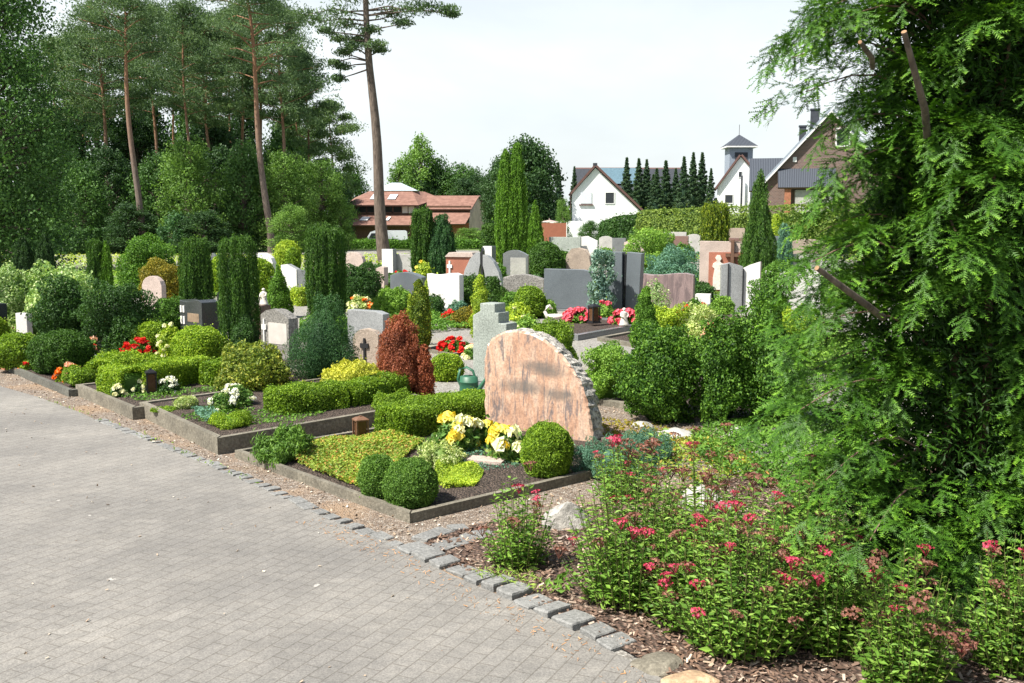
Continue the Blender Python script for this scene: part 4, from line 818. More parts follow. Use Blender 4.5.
# low planting that overlaps the stones
for l_, px_, yb_, yt_, wp_, m_ in (('green bush overlapping the foot of the speckled low headstone', 512, 312, 290, 22, 'mid_green'), ('pale green bush in front of the slate rectangle\'s left corner', 548, 318, 300, 18, 'light_green'), ('bushy plant between the cleft rock headstone and the greenish one', 562, 270, 250, 18, 'mid_green'),
    ('green bush before the far headstones, left of the light green bush', 632, 270, 250, 20, 'light_green'), ('dark bush at the foot of the pink headstone with the white figure', 704, 304, 280, 22, 'dark_green'), ('light bush right of the pink headstone with the white figure', 722, 316, 296, 26, 'light_green'),
    ('green bush between the curved wings headstone and the grey panel one', 500, 286, 264, 16, 'mid_green'), ('bush at the left foot of the dark grey headstone', 385, 300, 282, 18, 'box_leaf'), ('bush overlapping the plain light grey headstone', 342, 345, 318, 22, 'mid_green'), ('yellow green bush overlapping the rust red headstone', 470, 296, 278, 18, 'lime_leaf'),
    ('blue green bush beside the narrow tiered blue spruce', 588, 306, 288, 18, 'juniper_blue'), ('green bush behind the slate rectangle, under the far headstones', 580, 272, 256, 22, 'mid_green'), ('green bush under the far grey headstones at the yellow green hedge', 684, 262, 244, 26, 'mid_green'), ('leafy bush under the far headstone at the hedge end', 606, 264, 248, 20, 'light_green')):
    plant('green_bush', l_, 'shrub', px_, yb_, yt_, wp_, m_, DOME, lmin=2.4, **soft)
# clipped columns
thj = dict(lump=.3, K=90, depth=.25, nj=.6, up=3.0, asp=.3, cov=3.2, squ=2.8, stem=True, zs=.12, irr=.02, core=.72, lmin=2.6)
plant('thuja_column', 'flat topped dark thuja column behind the window cross headstone', 'conifer', 198, 332, 235, 30, 'thuja', COLM, **thj)
plant('thuja_column', 'tallest flat topped thuja column at left of the middle', 'conifer', 241, 360, 233, 36, 'thuja', COLM, **thj)
plant('thuja_column', 'broad flat topped dark thuja block near the tall pine', 'conifer', 327, 322, 223, 36, 'thuja', COLM, **{**thj, 'squ': 4})
plant('thuja_column', 'small thuja column far at the left, paler one', 'conifer', 97, 296, 239, 14, 'thuja', COLM, **thj)
plant('thuja_column', 'small pointed thuja far at the left beside its twin', 'conifer', 108, 296, 240, 11, 'thuja_bright', SPIN, **thj)
plant('thuja_column', 'dark far conifer beneath the big left tree', 'conifer', 26, 290, 236, 20, 'thuja_dark', SPIN, **thj)
plant('thuja_column', 'second dark far conifer beneath the big left tree', 'conifer', 47, 290, 233, 18, 'thuja_dark', SPIN, **thj)
plant('thuja_column', 'clipped dark thuja left of the round headed one before the barn', 'conifer', 423, 284, 207, 21, 'thuja', COLM, **thj)
plant('thuja_column', 'round headed dark blue green thuja before the barn', 'conifer', 442, 284, 212, 28, 'cypress_deep', SPIN, **thj)
plant('thuja_spire', 'tall bright green spire, left one of the joined pair', 'conifer', 506, 266, 148, 21, 'thuja_bright', SPIN, **{**thj, 'lump': .25, 'irr': .03})
plant('thuja_spire', 'tall bright green spire, right taller one of the joined pair', 'conifer', 517, 266, 141, 21, 'thuja_bright', SPIN, **{**thj, 'lump': .25, 'irr': .03})
plant('thuja_spire', 'small pointed green spire beside the tall pair', 'conifer', 535, 262, 199, 19, 'thuja_bright', CONE, **{**thj, 'lump': .25})
plant('thuja_spire', 'dark tall pointed conifer in front of the far hedge', 'conifer', 757, 300, 168, 38, 'thuja', CONE, **{**thj, 'lump': .3})
plant('thuja_column', 'rounded column with golden tips in front of the far hedge', 'conifer', 714, 272, 201, 26, 'gold_thuja', COLM, **{**thj, 'lump': .3})
plant('thuja_column', 'pale blue conifer right of the dark pointed one', 'conifer', 783, 280, 222, 16, 'juniper_blue', SPIN, **thj)
plant('thuja_column', 'small yellow bush on the hedge right of the pointed conifer', 'shrub', 775, 262, 214, 13, 'lime_leaf', BALL, lump=.2)
plant('clipped_shrub', 'rounded clipped thuja bush left of the tall spires', 'shrub', 490, 262, 223, 20, 'thuja', COLM, lump=.15, up=1)
# ground covers
def mat_cover(name, label, px, z, leafm, leaf, cov=3.2, hgt=.05, cat='ground cover', asp=.6, nmax=40000):
    poly = [gp(*p)[:2] for p in px]; a = np.array(poly); ar = .5*abs(np.dot(a[:, 0], np.roll(a[:, 1], 1))-np.dot(a[:, 1], np.roll(a[:, 0], 1)))
    n = int(min(nmax, cov*ar/(leaf*leaf*asp*.5))); P = scatter(poly, n); k = rng.normal(size=(4, 2))*9; zz = (np.sin(P@k.T+rng.random(4)*6).sum(1)/8+.5)*hgt
    c = a.mean(0); P3 = np.concatenate([P-c, (z+.01+zz*rng.random(len(P))**.5)[:, None]], 1); mb = MB(); Nn = np.tile([0, -.2, 1.], (len(P), 1)); leaves(mb, P3, Nn, leaf, asp, .8)
    o = mb.build(name, leafm, loc=(c[0], c[1], 0)); return tag(o, label, cat, kind='stuff')
mat_cover('sedum_mat', 'yellow green ground cover with reddish leaves in the front bed', [(285, 466), (330, 450), (375, 446), (425, 450), (405, 465), (365, 499), (330, 486)], .05, 'lime_red', .022, hgt=.09)
mat_cover('sedum_mat', 'small bright yellow green cushion cover right of the balls', [(438, 474), (462, 469), (484, 480), (476, 494), (445, 498), (432, 488)], .04, 'lime_leaf', .016, hgt=.10)
mat_cover('low_cover', 'small green cover plants below the thick box hedge', [(368, 447), (420, 449), (470, 440), (480, 447), (430, 458), (376, 455)], .05, 'mid_green', .022, .8)
mat_cover('grass_tufts', 'sparse grass growing between the cobbles', [(470, 575), (520, 575), (560, 600), (530, 600), (480, 585)], .02, 'grass_leaf', .03, .25, .05, asp=.18)
mat_cover('grass_tufts', 'green weeds along the inner edge of the paving', [(40, 398), (150, 438), (260, 484), (258, 490), (140, 440), (38, 402)], .015, 'grass_leaf', .03, .25, .03, asp=.25)
for i, q in enumerate([[(300, 345), (470, 330), (470, 318), (300, 325)], [(20, 330), (180, 345), (180, 320), (20, 310)], [(640, 375), (860, 380), (860, 340), (640, 345)], [(500, 300), (640, 305), (640, 285), (500, 283)], [(640, 300), (860, 310), (860, 275), (640, 275)], [(330, 290), (540, 290), (540, 268), (330, 268)], [(60, 300), (330, 300), (330, 272), (40, 275)], [(-60, 285), (520, 262), (860, 262), (900, 256), (-60, 256)]]):
    yy = gp(q[0][0], min(p[1] for p in q))[1]; mat_cover('low_cover', 'low green cover plants between the rows of graves', q, .02, ['mid_green', 'dark_green', 'light_green', 'lime_leaf'][i % 4], max(.05, gp(*q[0])[1]/F*3.5), 1.1, .18, nmax=14000)
mat_cover('low_cover', 'weeds and fallen leaves on the gravel near the kerb', [(600, 420), (700, 436), (780, 470), (640, 462), (600, 440)], .02, 'orange_leaf', .03, .35, .03)
mat_cover('low_cover', 'small grey green rosettes on dark soil near the lilies', [(192, 426), (214, 424), (222, 436), (205, 440)], .13, 'juniper_blue', .03, 1.1, .05)
# flowers
mat_cover('low_cover', 'green and reddish low plants behind the airy pink shrubs', [(690, 438), (760, 420), (860, 425), (860, 500), (760, 490), (700, 470)], .02, 'mid_green', .035, 1.0, .12)
mat_cover('low_cover', 'light green weeds on the gravel right of the blue junipers', [(640, 440), (700, 436), (770, 480), (690, 490), (650, 465)], .02, 'lime_red', .03, .5, .06)
mat_cover('low_cover', 'small green plants on dark soil in the lily bed', [(180, 432), (230, 420), (262, 424), (330, 424), (350, 418), (300, 436), (225, 445)], .11, 'mid_green', .025, .35, .05)
mat_cover('low_cover', 'small green plants on the soil of the lantern bed', [(110, 404), (170, 402), (215, 398), (225, 402), (140, 414)], .10, 'mid_green', .025, .35, .05)
mat_cover('low_cover', 'grey green low plants before the roses', [(420, 470), (470, 452), (540, 448), (600, 455), (560, 470), (470, 480)], .04, 'juniper_blue', .022, .3, .05)
loc = gp(487, 469); o = MB().box((0, 0, 0), (.26, .15, .03)).build('stone_plate', 'gr_pink', loc=(loc[0], loc[1], .06), rz=-.3); tag(o, 'small flat pinkish stone plate on the soil in the front bed', 'stone plate')
flowerbed('white begonias, left clump in front of the lantern hedge', 119, 407, 397, 14, 'dark_green', 'petal_cream', 8, .045, 1, z=.1)
flowerbed('white begonias, middle clump in front of the lantern hedge', 139, 404, 393, 14, 'dark_green', 'petal_cream', 8, .045, 1, z=.1)
flowerbed('white begonias right of the black lantern', 170, 404, 390, 20, 'dark_green', 'petal_white', 12, .05, 1, z=.1)
flowerbed('white lilies behind the light green tuft', 236, 418, 400, 36, 'rose_leaf', 'petal_white', 14, .05, .9, z=.12, name='lily')
flowerbed('white lily blossoms near the bed corner', 222, 424, 406, 28, 'rose_leaf', 'petal_white', 9, .05, .9, z=.12, name='lily')
flowerbed('pink white begonias beside the dark kerb corner', 70, 386, 370, 22, 'box_leaf', ['petal_peach', 'petal_orange'], 14, .06, 1, z=.05)
flowerbed('orange red begonia in front of the big dark bush', 31, 374, 360, 20, 'box_leaf', ['petal_orange', 'petal_red'], 10, .06, 1, z=.05)
flowerbed('red begonias between the dark bushes and the box ball', 138, 364, 348, 36, 'mid_green', 'petal_red', 26, .075, .7, z=.08)
flowerbed('red flowers near the slim pale statue', 93, 368, 346, 16, 'mid_green', ['petal_red', 'petal_peach'], 12, .07, 1, z=.08)
flowerbed('orange red flowers by the white stone at far left', 17, 340, 324, 14, 'mid_green', 'petal_orange', 10, .08, 1)
flowerbed('white yellow shrub left of the broad box ball', 171, 368, 332, 24, 'lime_leaf', 'petal_cream', 14, .05, 1, z=.08, name='flowering_shrub')
flowerbed('scarlet begonias behind the box cushion', 456, 354, 340, 38, 'mid_green', 'petal_red', 34, .08, .6)
flowerbed('white begonias right of the scarlet ones', 470, 359, 348, 13, 'mid_green', 'petal_cream', 8, .07, 1)
flowerbed('red flowers in front of the blue green bush', 450, 324, 313, 18, 'mid_green', 'petal_red', 14, .09, .7)
flowerbed('orange flowers on the light green bush', 401, 304, 291, 24, 'light_green', 'petal_orange', 14, .11, .8)
flowerbed('red flowers before the dark grey headstone', 401, 281, 271, 16, 'light_green', 'petal_red', 10, .11, .8)
flowerbed('white green flowering bush above the plain grey headstone', 360, 312, 297, 26, 'variegated', ['petal_cream', 'petal_orange'], 12, .09, .8)
flowerbed('pink begonias, left part of the row before the slate headstone', 579, 326, 313, 32, 'mid_green', 'petal_pink', 34, .10, .6, z=.05)
flowerbed('green leafy plant between the pink begonias', 604, 322, 306, 22, 'light_green', 'petal_pink', 4, .09, .8, z=.05)
flowerbed('pink begonias, right part of the row around the seated figure', 626, 328, 315, 32, 'mid_green', 'petal_pink', 28, .10, .6, z=.05)
flowerbed('red flowers on the right beside the lime green bush', 676, 334, 312, 18, 'mid_green', 'petal_red', 14, .09, .8)
flowerbed('red flowers far right of the lime green bush', 704, 332, 318, 16, 'mid_green', 'petal_red', 8, .08, .8)
flowerbed('pale yellow flowers in front of the hornbeams', 712, 344, 324, 20, 'lime_leaf', 'petal_peach', 14, .09, .8)
flowerbed('yellow flowers between the far small headstones', 612, 252, 241, 18, 'lime_leaf', 'petal_yellow', 14, .16, .8)
flowerbed('yellow green flowering cushion between the barn thujas and the headstones', 424, 290, 262, 20, 'lime_leaf', 'petal_yellow', 8, .10, .8)
flowerbed('yellow green low shrub right of the stepped headstone', 517, 320, 303, 32, 'lime_leaf', 'petal_cream', 3, .05, .8)
flowerbed('green cushion at the grave corner right of the stepped headstone', 527, 338, 316, 34, 'light_green', 'petal_cream', 3, .04, .9)
flowerbed('low green red planting in the right middle', 694, 320, 300, 26, 'mid_green', 'petal_red', 8, .08, .8)
# yellow roses
def roses(label, px, yb, yt, wpx, n):
    r = flowerbed(label, px, yb, yt, wpx, 'rose_leaf', ['petal_yellow', 'petal_yellow', 'petal_cream'], n, .085, .8, z=.05, name='rose_bush', cat='rose', leaf=.045, lump=.45, up=.3); return r
roses('yellow rose bush behind the variegated shrub', 456, 456, 425, 46, 12); roses('low yellow rose bush touching the tall box ball', 508, 466, 436, 42, 12); roses('yellow rose shoots in the middle of the rose bed', 482, 452, 426, 34, 5)
# ---------------------------------------------------------------- far hedges
def far_hedge(label, pts, w_, h, mat, hv=None, leaf=.14, **k):
    c = np.mean(np.array(pts), 0); mb = MB(); ribbon(mb, [(x-c[0], y-c[1]) for x, y in pts], w_, h, leaf, hv=hv, step=.8, **k); o = mb.build('tall_hedge', mat, loc=(c[0], c[1], tz(c[1]))); return tag(o, label, 'hedge')
X = lambda px, Y: atY(px, 220, Y)[0]
far_hedge('long clipped yellow green hedge in front of the houses', [(X(640, 60), 60), (X(720, 56), 56), (X(840, 52), 52), (X(1000, 49), 49), (X(1250, 46), 46)], 1.4, 2.62, 'hedge_far', hv=([0, .15, .45, 1], [.88, .94, 1.0, 1.04]), cov=2.8, lump=.04, depth=.06)
far_hedge('dark clipped hedge end stepping down beside the white house', [(X(602, 63), 63), (X(622, 62), 62), (X(648, 61), 61)], 1.3, 2.1, 'dark_green', hv=([0, .4, 1], [.78, .95, 1.05]), lump=.06)
far_hedge('low green hedge before the red roofed barn', [(X(350, 62), 62), (X(400, 62), 62), (X(480, 62), 62)], 1.2, .55, 'mid_green', lump=.25)
far_hedge('dark hedge at the forest edge on the left', [(X(-60, 50), 50), (X(90, 52), 52), (X(190, 55), 55)], 1.3, 1.3, 'dark_green', lump=.3)
# ---------------------------------------------------------------- trees
def tree(name, label, loc, trunk, C, R, per, leaf, lmat, bmat='bark', limbs=None, group=None, asp=.6, up=0, nj=.8, fill=.4):
    root = thing(name, label, 'tree', loc, 0, group)
    mb = MB(); mb.tube(trunk[0], trunk[1], 10)
    for a, b, r0 in (limbs or []):
        a = np.array(a); b = np.array(b); m_ = (a+b)/2+np.array([0, 0, .12*np.linalg.norm(b-a)*random.uniform(-.3, 1)]); mb.tube([a, m_, b], [r0, r0*.7, r0*.3], 5, cap=False)
    mb.build('trunk', bmat, root); mb = MB(); clumps(mb, C, R, per, leaf, asp, nj, up, fill); mb.build('crown', lmat, root); return root
PTOP = {}
def pine(label, px, Y, ht, lean=0, z0=.5, cr=2.2, nc=34, r0=None, light=False, seed=0, px_top=None, group='tall pines at the forest edge', name='pine_tree', leaf=None, shapeflat=.42, per=150):
    r = random.Random(seed); x = X(px, Y); zg = tz(Y); r0 = r0 or .16+ht*.008; leaf = leaf or max(.15, Y/F*2.8); nc = int(nc*1.05); r0 = (r0 or .3)*.62
    lx = (atY(px_top, PTOP.get(seed, 0), Y)[0]-x) if px_top is not None else lean
    top = ht; f = lambda z: np.array([lx*z/top+.12*math.sin(z*.5+seed), .1*math.sin(z*.4+seed*2), z])
    tr = [tuple(f(top*i/12)) for i in range(13)]; tr[0] = (0, 0, -.2); rad = [r0*(1-.75*i/12)*(1.15 if i == 0 else 1) for i in range(13)]
    C, R, L = [], [], []
    for i in range(nc):
        t = (i+.5)/nc; z = top*(z0+(1-z0)*t**.85); a = i*2.4+r.random(); reach = cr*(math.sin(math.pi*min(1, .22+t*.78))**.7)*r.uniform(.35, 1.1)
        p = f(z); b = p+np.array([math.cos(a)*reach, math.sin(a)*reach, reach*r.uniform(.05, .35)]); s = cr*r.uniform(.25, .44)
        C.append(b); R.append((s, s, s*shapeflat*1.25)); L.append((f(z-.2), b-np.array([0, 0, s*.15]), r0*.22))
        if r.random() < .85: C.append(p+(b-p)*.6+np.array([r.uniform(-.4, .4), r.uniform(-.4, .4), .1])); R.append((s*.75, s*.75, s*.75*shapeflat*1.3))
    C.append(f(top)); R.append((cr*.4, cr*.4, cr*.3))
    return tree(name, label, (x, Y, zg), (tr, rad), C, R, per, leaf, 'pine_light' if light else 'pine_needle', 'pine_bark', L, group, asp=.35, up=.4, nj=1., fill=.45)
PINES = [ # label, px, Y, h, top px, crown start, crown radius
 ('pine with pale straight bare trunk left of the others', 140, 52, 20, 122, .74, 2.6, 22, .30, 1), ('pine with grey lower and orange upper trunk in the left centre', 271, 54, 21, 243, .60, 2.8, 26, .32, 2),
 ('pine behind the pale trunk with dark upper crown', 112, 66, 21, 95, .55, 3.2, 34, .26, 3), ('pine at far left of the wood, half behind the leafy tree', 58, 72, 20, 52, .52, 3.4, 36, .26, 4),
 ('pine with orange trunk between the two foremost pines', 158, 74, 22, 150, .55, 3.0, 32, .26, 5), ('thin dark pine trunk in the middle of the wood', 192, 64, 19, 182, .55, 2.8, 26, .2, 6),
 ('leaning orange pine in the middle of the wood', 219, 68, 20, 198, .52, 3.2, 34, .23, 7), ('pine with short orange stem right of the leaning one', 244, 78, 21, 240, .55, 3.0, 28, .26, 8),
 ('pine just behind the orange topped trunk', 262, 70, 20, 256, .5, 3.0, 32, .24, 9), ('small crowned pine on the right border of the wood', 311, 72, 15, 304, .42, 2.4, 26, .2, 10),
 ('tall pine with dense crown over the wood\'s right half', 285, 66, 20, 278, .5, 2.8, 30, .24, 11), ('low pine at the right end of the wood', 335, 84, 13.5, 330, .38, 2.8, 26, .22, 12),
 ('pine deep in the wood behind the first thuja column', 205, 88, 23, 205, .6, 3.2, 28, .26, 13), ('pine deep in the wood at the upper left', 85, 90, 23, 80, .5, 3.4, 34, .26, 14), ('pine deep in the wood near its centre', 130, 92, 23, 132, .58, 3.2, 28, .26, 15),
 ('pine with thin crown behind the small crowned one', 296, 95, 20, 296, .5, 2.8, 26, .24, 16), ('pine deep in the wood right of centre', 232, 98, 24, 228, .6, 3.2, 28, .26, 17), ('pine deep in the wood behind the leaning orange one', 175, 104, 25, 172, .6, 3.4, 28, .26, 18)]
PTOP = {1: -8, 2: -32, 3: 12, 4: 42, 5: 8, 6: 4, 7: 18, 8: 12, 9: -12, 10: 58, 11: 8, 12: 104, 13: 22, 14: 34, 15: 28, 16: 50, 17: 18, 18: 16}
for l, px, Y, ht, pt, z0, cr, nc, r0, sd_ in PINES:
    ht = atY(pt, PTOP[sd_], Y)[2]-tz(Y)
    pine(l, px, Y, ht, 0, z0, cr, nc, r0, sd_ % 4 == 0, sd_, pt, per=240)
# the lone tall pine
r = random.Random(8); Y = 42; x = X(384, Y); f = lambda z: np.array([(atY(365, 0, Y)[0]-X(384, Y))*z/11-.05*math.sin(z*.9), 0, z])
root_tr = ([tuple(f(z)) for z in np.linspace(-.2, 14, 15)], [.30, .27, .24, .22, .205, .19, .18, .165, .15, .14, .12, .11, .09, .07, .04])
C, R, L = [], [], []
def add_branch(px, py, z, y, s, fl=.4, n=1):
    P = atY(px, py, Y+y); b = np.array([P[0]-x, y, P[2]]); C.append(b); R.append((s, s*.9, s*fl)); L.append((f(z), b-np.array([0, 0, s*.1]), .04))
for q in [(302, 14, 10.0, 0, .8), (318, 20, 9.8, .6, .8), (335, 12, 10.2, -.5, .9), (345, 24, 9.6, .5, .7), (392, 14, 9.8, .4, .8), (410, 8, 10.2, -.3, .9), (428, 6, 10.2, .2, .8), (447, 9, 10.0, 0, .6), (452, 14, 10., .1, .35), (402, 23, 9.4, 0, .45), (340, 38, 9.0, .4, .55), (326, 30, 9.2, -.5, .45), (352, 46, 8.4, -.3, .55), (344, 52, 8.2, .3, .45), (376, 44, 8.6, -.5, .5), (380, 50, 8.4, .1, .35), (360, 40, 8.7, .7, .5), (341, 66, 8.1, .2, .5), (338, 78, 7.9, .2, .4), (334, 62, 8.2, -.1, .3), (370, 30, 9.4, 0, .5), (358, -4, 10.6, 0, 1.0), (385, -8, 10.8, .5, 1.1), (335, -12, 11, -.4, 1.0), (415, -14, 11.2, 0, 1.0), (360, -30, 12, .3, 1.3), (390, -40, 12.5, 0, 1.2), (345, -50, 13, 0, 1.0), (372, -62, 13.6, 0, 1.1)]: add_branch(*q)
tree('pine_tree', 'lone tall pine with bare dark trunk and sparse top against the sky', (x, Y, 0), root_tr, C, R, 300, .17, 'pine_needle', 'bark', L, asp=.3, up=.4, nj=1., fill=.5)
# broadleaf trees: built once per kind, then copied
def broad_parts(h, rad, seed, mat, leaf, nc=34, per=260, low=.15, birch=False):
    r = random.Random(seed); C, R, L = [], [], []
    for i in range(nc):
        t = (i+.5)/nc; z = h*(low+(1-low)*t); a = i*2.4; env = math.sin(math.pi*min(1, .18+.80*t))**.55; q = rad*env*r.uniform(.35, .92); b = np.array([math.cos(a)*q, math.sin(a)*q, z-.08*h*r.random()])
        s = rad*r.uniform(.24, .42); C.append(b); R.append((s, s, s*(.95 if not birch else 1.25))); L.append(((0, 0, z*.75), b*np.array([.8, .8, 1]), .03*rad))
    tr = ([(0, 0, -.3), (.05*rad, 0, h*.3), (-.03*rad, .04*rad, h*.6), (0, 0, h*.93)], [.05*h, .038*h, .025*h, .008*h]); return tr, C, R, L
PROTO = {}
def broad(kind, label, px, Y, ytop, wpx, mat, group=None, name='leafy_tree', sx=1.0, leaf=2.3, nc=34, per=260, low=.1, **k):
    zg = tz(Y); top = atY(px, ytop, Y)[2]-zg; wd = wpx*Y/F
    if kind not in PROTO:
        tr, C, R, L = broad_parts(top, wd/2, hash(kind) % 97 if False else len(PROTO)+3, mat, 0, nc, per, low, **k)
        o = tree(name, label, (X(px, Y), Y, zg), tr, C, R, per, max(.11, Y/F*leaf), mat, 'bark', L, group, asp=.65, nj=.9, fill=.38); PROTO[kind] = (o, top, wd); return o
    p, h0, w0 = PROTO[kind]; c = p.copy(); c.name = name; COL.objects.link(c); c.location = (X(px, Y), Y, zg); c.scale = (wd/w0, wd/w0, top/h0); c.rotation_euler = (0, 0, random.random()*6); c['label'] = label
    if group: c['group'] = group
    for ch in p.children: d_ = ch.copy(); COL.objects.link(d_); d_.parent = c
    return c
G1 = 'leafy undergrowth trees at the wood'
U = [('bushy green tree under the pines, far left', 84, 56, 165, 62, 'a'), ('bushy tree left of the pale pine trunk', 112, 60, 150, 60, 'b'), ('dark green tree between the pale trunk and the first thuja column', 160, 60, 158, 66, 'a'), ('bright leafy tree in the middle of the undergrowth', 188, 54, 140, 70, 'c'),
     ('dark leafy tree behind the clipped columns', 218, 58, 150, 70, 'b'), ('leafy tree left of the orange topped pine', 245, 56, 148, 60, 'a'), ('light green tree right of the orange topped pine', 285, 56, 152, 62, 'c'), ('light green tree at the right end of the undergrowth', 322, 58, 160, 56, 'c'),
     ('dark leafy tree left of the barn roof', 333, 64, 170, 46, 'b'), ('deep green tree in the rear of the undergrowth, left', 60, 72, 120, 90, 'b'), ('deep green tree in the rear of the undergrowth, centre', 140, 76, 118, 90, 'b'), ('deep green tree in the rear of the undergrowth, right', 215, 78, 122, 90, 'b'),
     ('pale green tree in the rear near the right border of the wood', 285, 80, 135, 70, 'a'), ('low dark bush below the leafy trees, left one', 130, 52, 205, 60, 'b'), ('low dark bush below the leafy trees, middle one', 205, 50, 212, 60, 'b'), ('low light bush left of the barn thuja block', 292, 50, 205, 50, 'c'), ('leafy bush left of the barn wall', 340, 58, 196, 34, 'c')]
for l, px, Y, yt, wp, kd in U:
    broad(kd, l, px, Y, yt, wp, {'a': 'tree_leaf', 'b': 'tree_dark', 'c': 'tree_light'}[kd], G1, low=.05, nc=44, per=330)
for i_, (px_, Y_, yt_, wp_) in enumerate([(10, 64, 110, 110), (-45, 60, 90, 120), (60, 60, 150, 80), (-110, 66, 70, 140)]):
    broad('b', ['dark tree behind the big birch at the left edge', 'dark tree beyond the left picture edge', 'dark low tree left of the pine trunks, under the birch', 'farther dark tree beyond the left edge'][i_], px_, Y_, yt_, wp_, 'tree_dark', G1)
broad('d', 'big green birch like tree filling the upper left corner', -20, 33, -75, 205, 'tree_leaf', None, nc=130, per=560, low=.0, leaf=3.2)
broad('e', 'blue green rounded juniper tree right of the pale pine trunk', 176, 50, 214, 40, 'juniper_blue' if False else 'cypress_deep', None, 'juniper_tree', nc=20, per=260, low=.0)
broad('f', 'tall pale birch behind the barn', 422, 150, 139, 46, 'tree_light', 'trees behind the barn', nc=34, per=200, birch=True); broad('a', 'round green tree behind the barn, centre', 458, 150, 168, 56, 'tree_leaf', 'trees behind the barn'); broad('b', 'dark tree behind the barn gable', 478, 145, 176, 40, 'tree_dark', 'trees behind the barn')
broad('a', 'low tree between the lone pine and the birch', 352, 150, 168, 40, 'tree_leaf', 'trees behind the barn'); broad('f', 'birch left of the tall pale one behind the barn', 400, 155, 162, 34, 'tree_light', 'trees behind the barn'); broad('b', 'dark trees left of the barn roof', 340, 120, 178, 40, 'tree_dark', 'trees behind the barn')
for l_, px_, Y_, yt_, wp_, k_ in (('green tree in the row behind the barn, far right', 476, 148, 172, 40, 'a'), ('green tree in the row behind the barn ridge', 440, 152, 162, 44, 'a'), ('low dark tree behind the barn wing', 466, 140, 180, 50, 'b'), ('pale tree behind the barn ridge light', 412, 156, 152, 34, 'f'), ('dark tree behind the glass ridge light', 425, 150, 170, 50, 'b')):
    broad(k_, l_, px_, Y_, yt_, wp_, 'tree_leaf', 'trees behind the barn')
for l_, px_, Y_, yt_, wp_, k_ in (('tall leafy tree deep in the wood, left of centre', 150, 112, 96, 70, 'b'), ('tall leafy tree deep in the wood, centre', 200, 114, 92, 70, 'a'), ('tall leafy tree deep in the wood, right of centre', 245, 112, 98, 66, 'b'), ('tall leafy tree deep in the wood, far left', 100, 112, 88, 80, 'b'), ('tall leafy tree deep in the wood, right end', 290, 115, 112, 60, 'a')):
    broad(k_, l_, px_, Y_, yt_, wp_, 'tree_leaf', G1)
broad('c', 'light green little tree beside the orange panel', 563, 78, 199, 18, 'tree_light', None); broad('c', 'green bush in front of the barn doors', 425, 66, 234, 36, 'tree_light', None); broad('c', 'green bush hiding the wheels of the white van', 392, 64, 240, 40, 'tree_light'); broad('c', 'green bush right of the barn thujas', 470, 66, 228, 38, 'tree_light'); broad('a', 'small bush by the white garden wall', 590, 72, 222, 24, 'tree_leaf')
def spruce(label, px, Y, ytop, wpx, group, mat='spruce_leaf', name='spruce_tree', kind='s'):
    zg = tz(Y); top = atY(px, ytop, Y)[2]-zg; wd = wpx*Y/F
    if kind not in PROTO:
        root = thing(name, label, 'tree', (X(px, Y), Y, zg), 0, group); MB().tube([(0, 0, -.2), (0, 0, top*.5), (0, 0, top*.98)], [.12, .08, .02], 7).build('trunk', 'bark', root); mb = MB(); C, R = [], []
        for i in range(110):
            t = (i+.5)/110; a = i*2.4; q = (1-t)**1.05*wd/2*random.uniform(.5, 1.1); C.append((math.cos(a)*q, math.sin(a)*q, top*(.04+.95*t)-q*.25)); s = .02*wd+.13*wd*(1-t); R.append((s, s, s*.6))
        clumps(mb, C, R, 70, max(.15, Y/F*2.4), .4, 1., -.3); mb.lathe([(wd*.2, top*.05), (wd*.14, top*.4), (wd*.04, top*.8), (0, top*.95)], 10, v=0.); mb.build('crown', mat, root); PROTO[kind] = (root, top, wd); return root  # crown holds an added core, inner shade painted in its dark tone
    p, h0, w0 = PROTO[kind]; c = p.copy(); c.name = name; COL.objects.link(c); c.location = (X(px, Y), Y, zg); c.scale = (wd/w0, wd/w0, top/h0); c.rotation_euler = (0, 0, random.random()*6); c['label'] = label; c['group'] = group
    for ch in p.children: d_ = ch.copy(); COL.objects.link(d_); d_.parent = c
gs = 'row of spruces behind the far hedge'; nth = ['first', 'second', 'third', 'fourth', 'fifth', 'sixth', 'seventh', 'eighth', 'ninth', 'tenth', 'eleventh']
for i, (px, yt, wp) in enumerate([(626, 159, 17), (638, 160, 18), (646, 161, 16), (656, 170, 17), (665, 162, 19), (675, 170, 15), (683, 158, 17), (692, 154, 17), (701, 154, 18), (710, 170, 14), (653, 176, 18)]):
    spruce(f'{nth[i]} dark spruce of the row right of the white house' if i < 10 else 'dark spruce standing lower behind the row gap', px, 100+(i % 3)*2, yt-2, wp*2.1, gs)
broad('g', 'large dark tree behind the bright green spires', 528, 92, 142, 74, 'tree_dark', 'dark trees beside the white house', nc=60, per=420, low=.03, leaf=2.8); broad('g', 'dark tree left of the bright green spires', 500, 96, 162, 40, 'tree_dark', 'dark trees beside the white house')
for l, px, yt, wp in (('dark spruce left of the white house', 558, 162, 20), ('second dark spruce left of the white house', 574, 166, 17), ('low dark spruce right behind the small spire', 545, 176, 20)): spruce(l, px, 104, yt, wp*1.5, 'dark trees beside the white house')
for i, (px, Y, yt, wp, kd) in enumerate([(-150, 50, 60, 150, 'b'), (-260, 60, 80, 200, 'a'), (1060, 60, 120, 120, 'a'), (1150, 70, 90, 150, 'b'), (930, 75, 150, 90, 'a')]):
    broad(kd, ['tree outside the left border of the picture', 'second tree outside the left border', 'green tree seen through the conifer at the right edge', 'tall tree beyond the right border', 'green tree behind the drooping conifer'][i], px, Y, yt, wp, 'tree_leaf', 'trees around the cemetery')
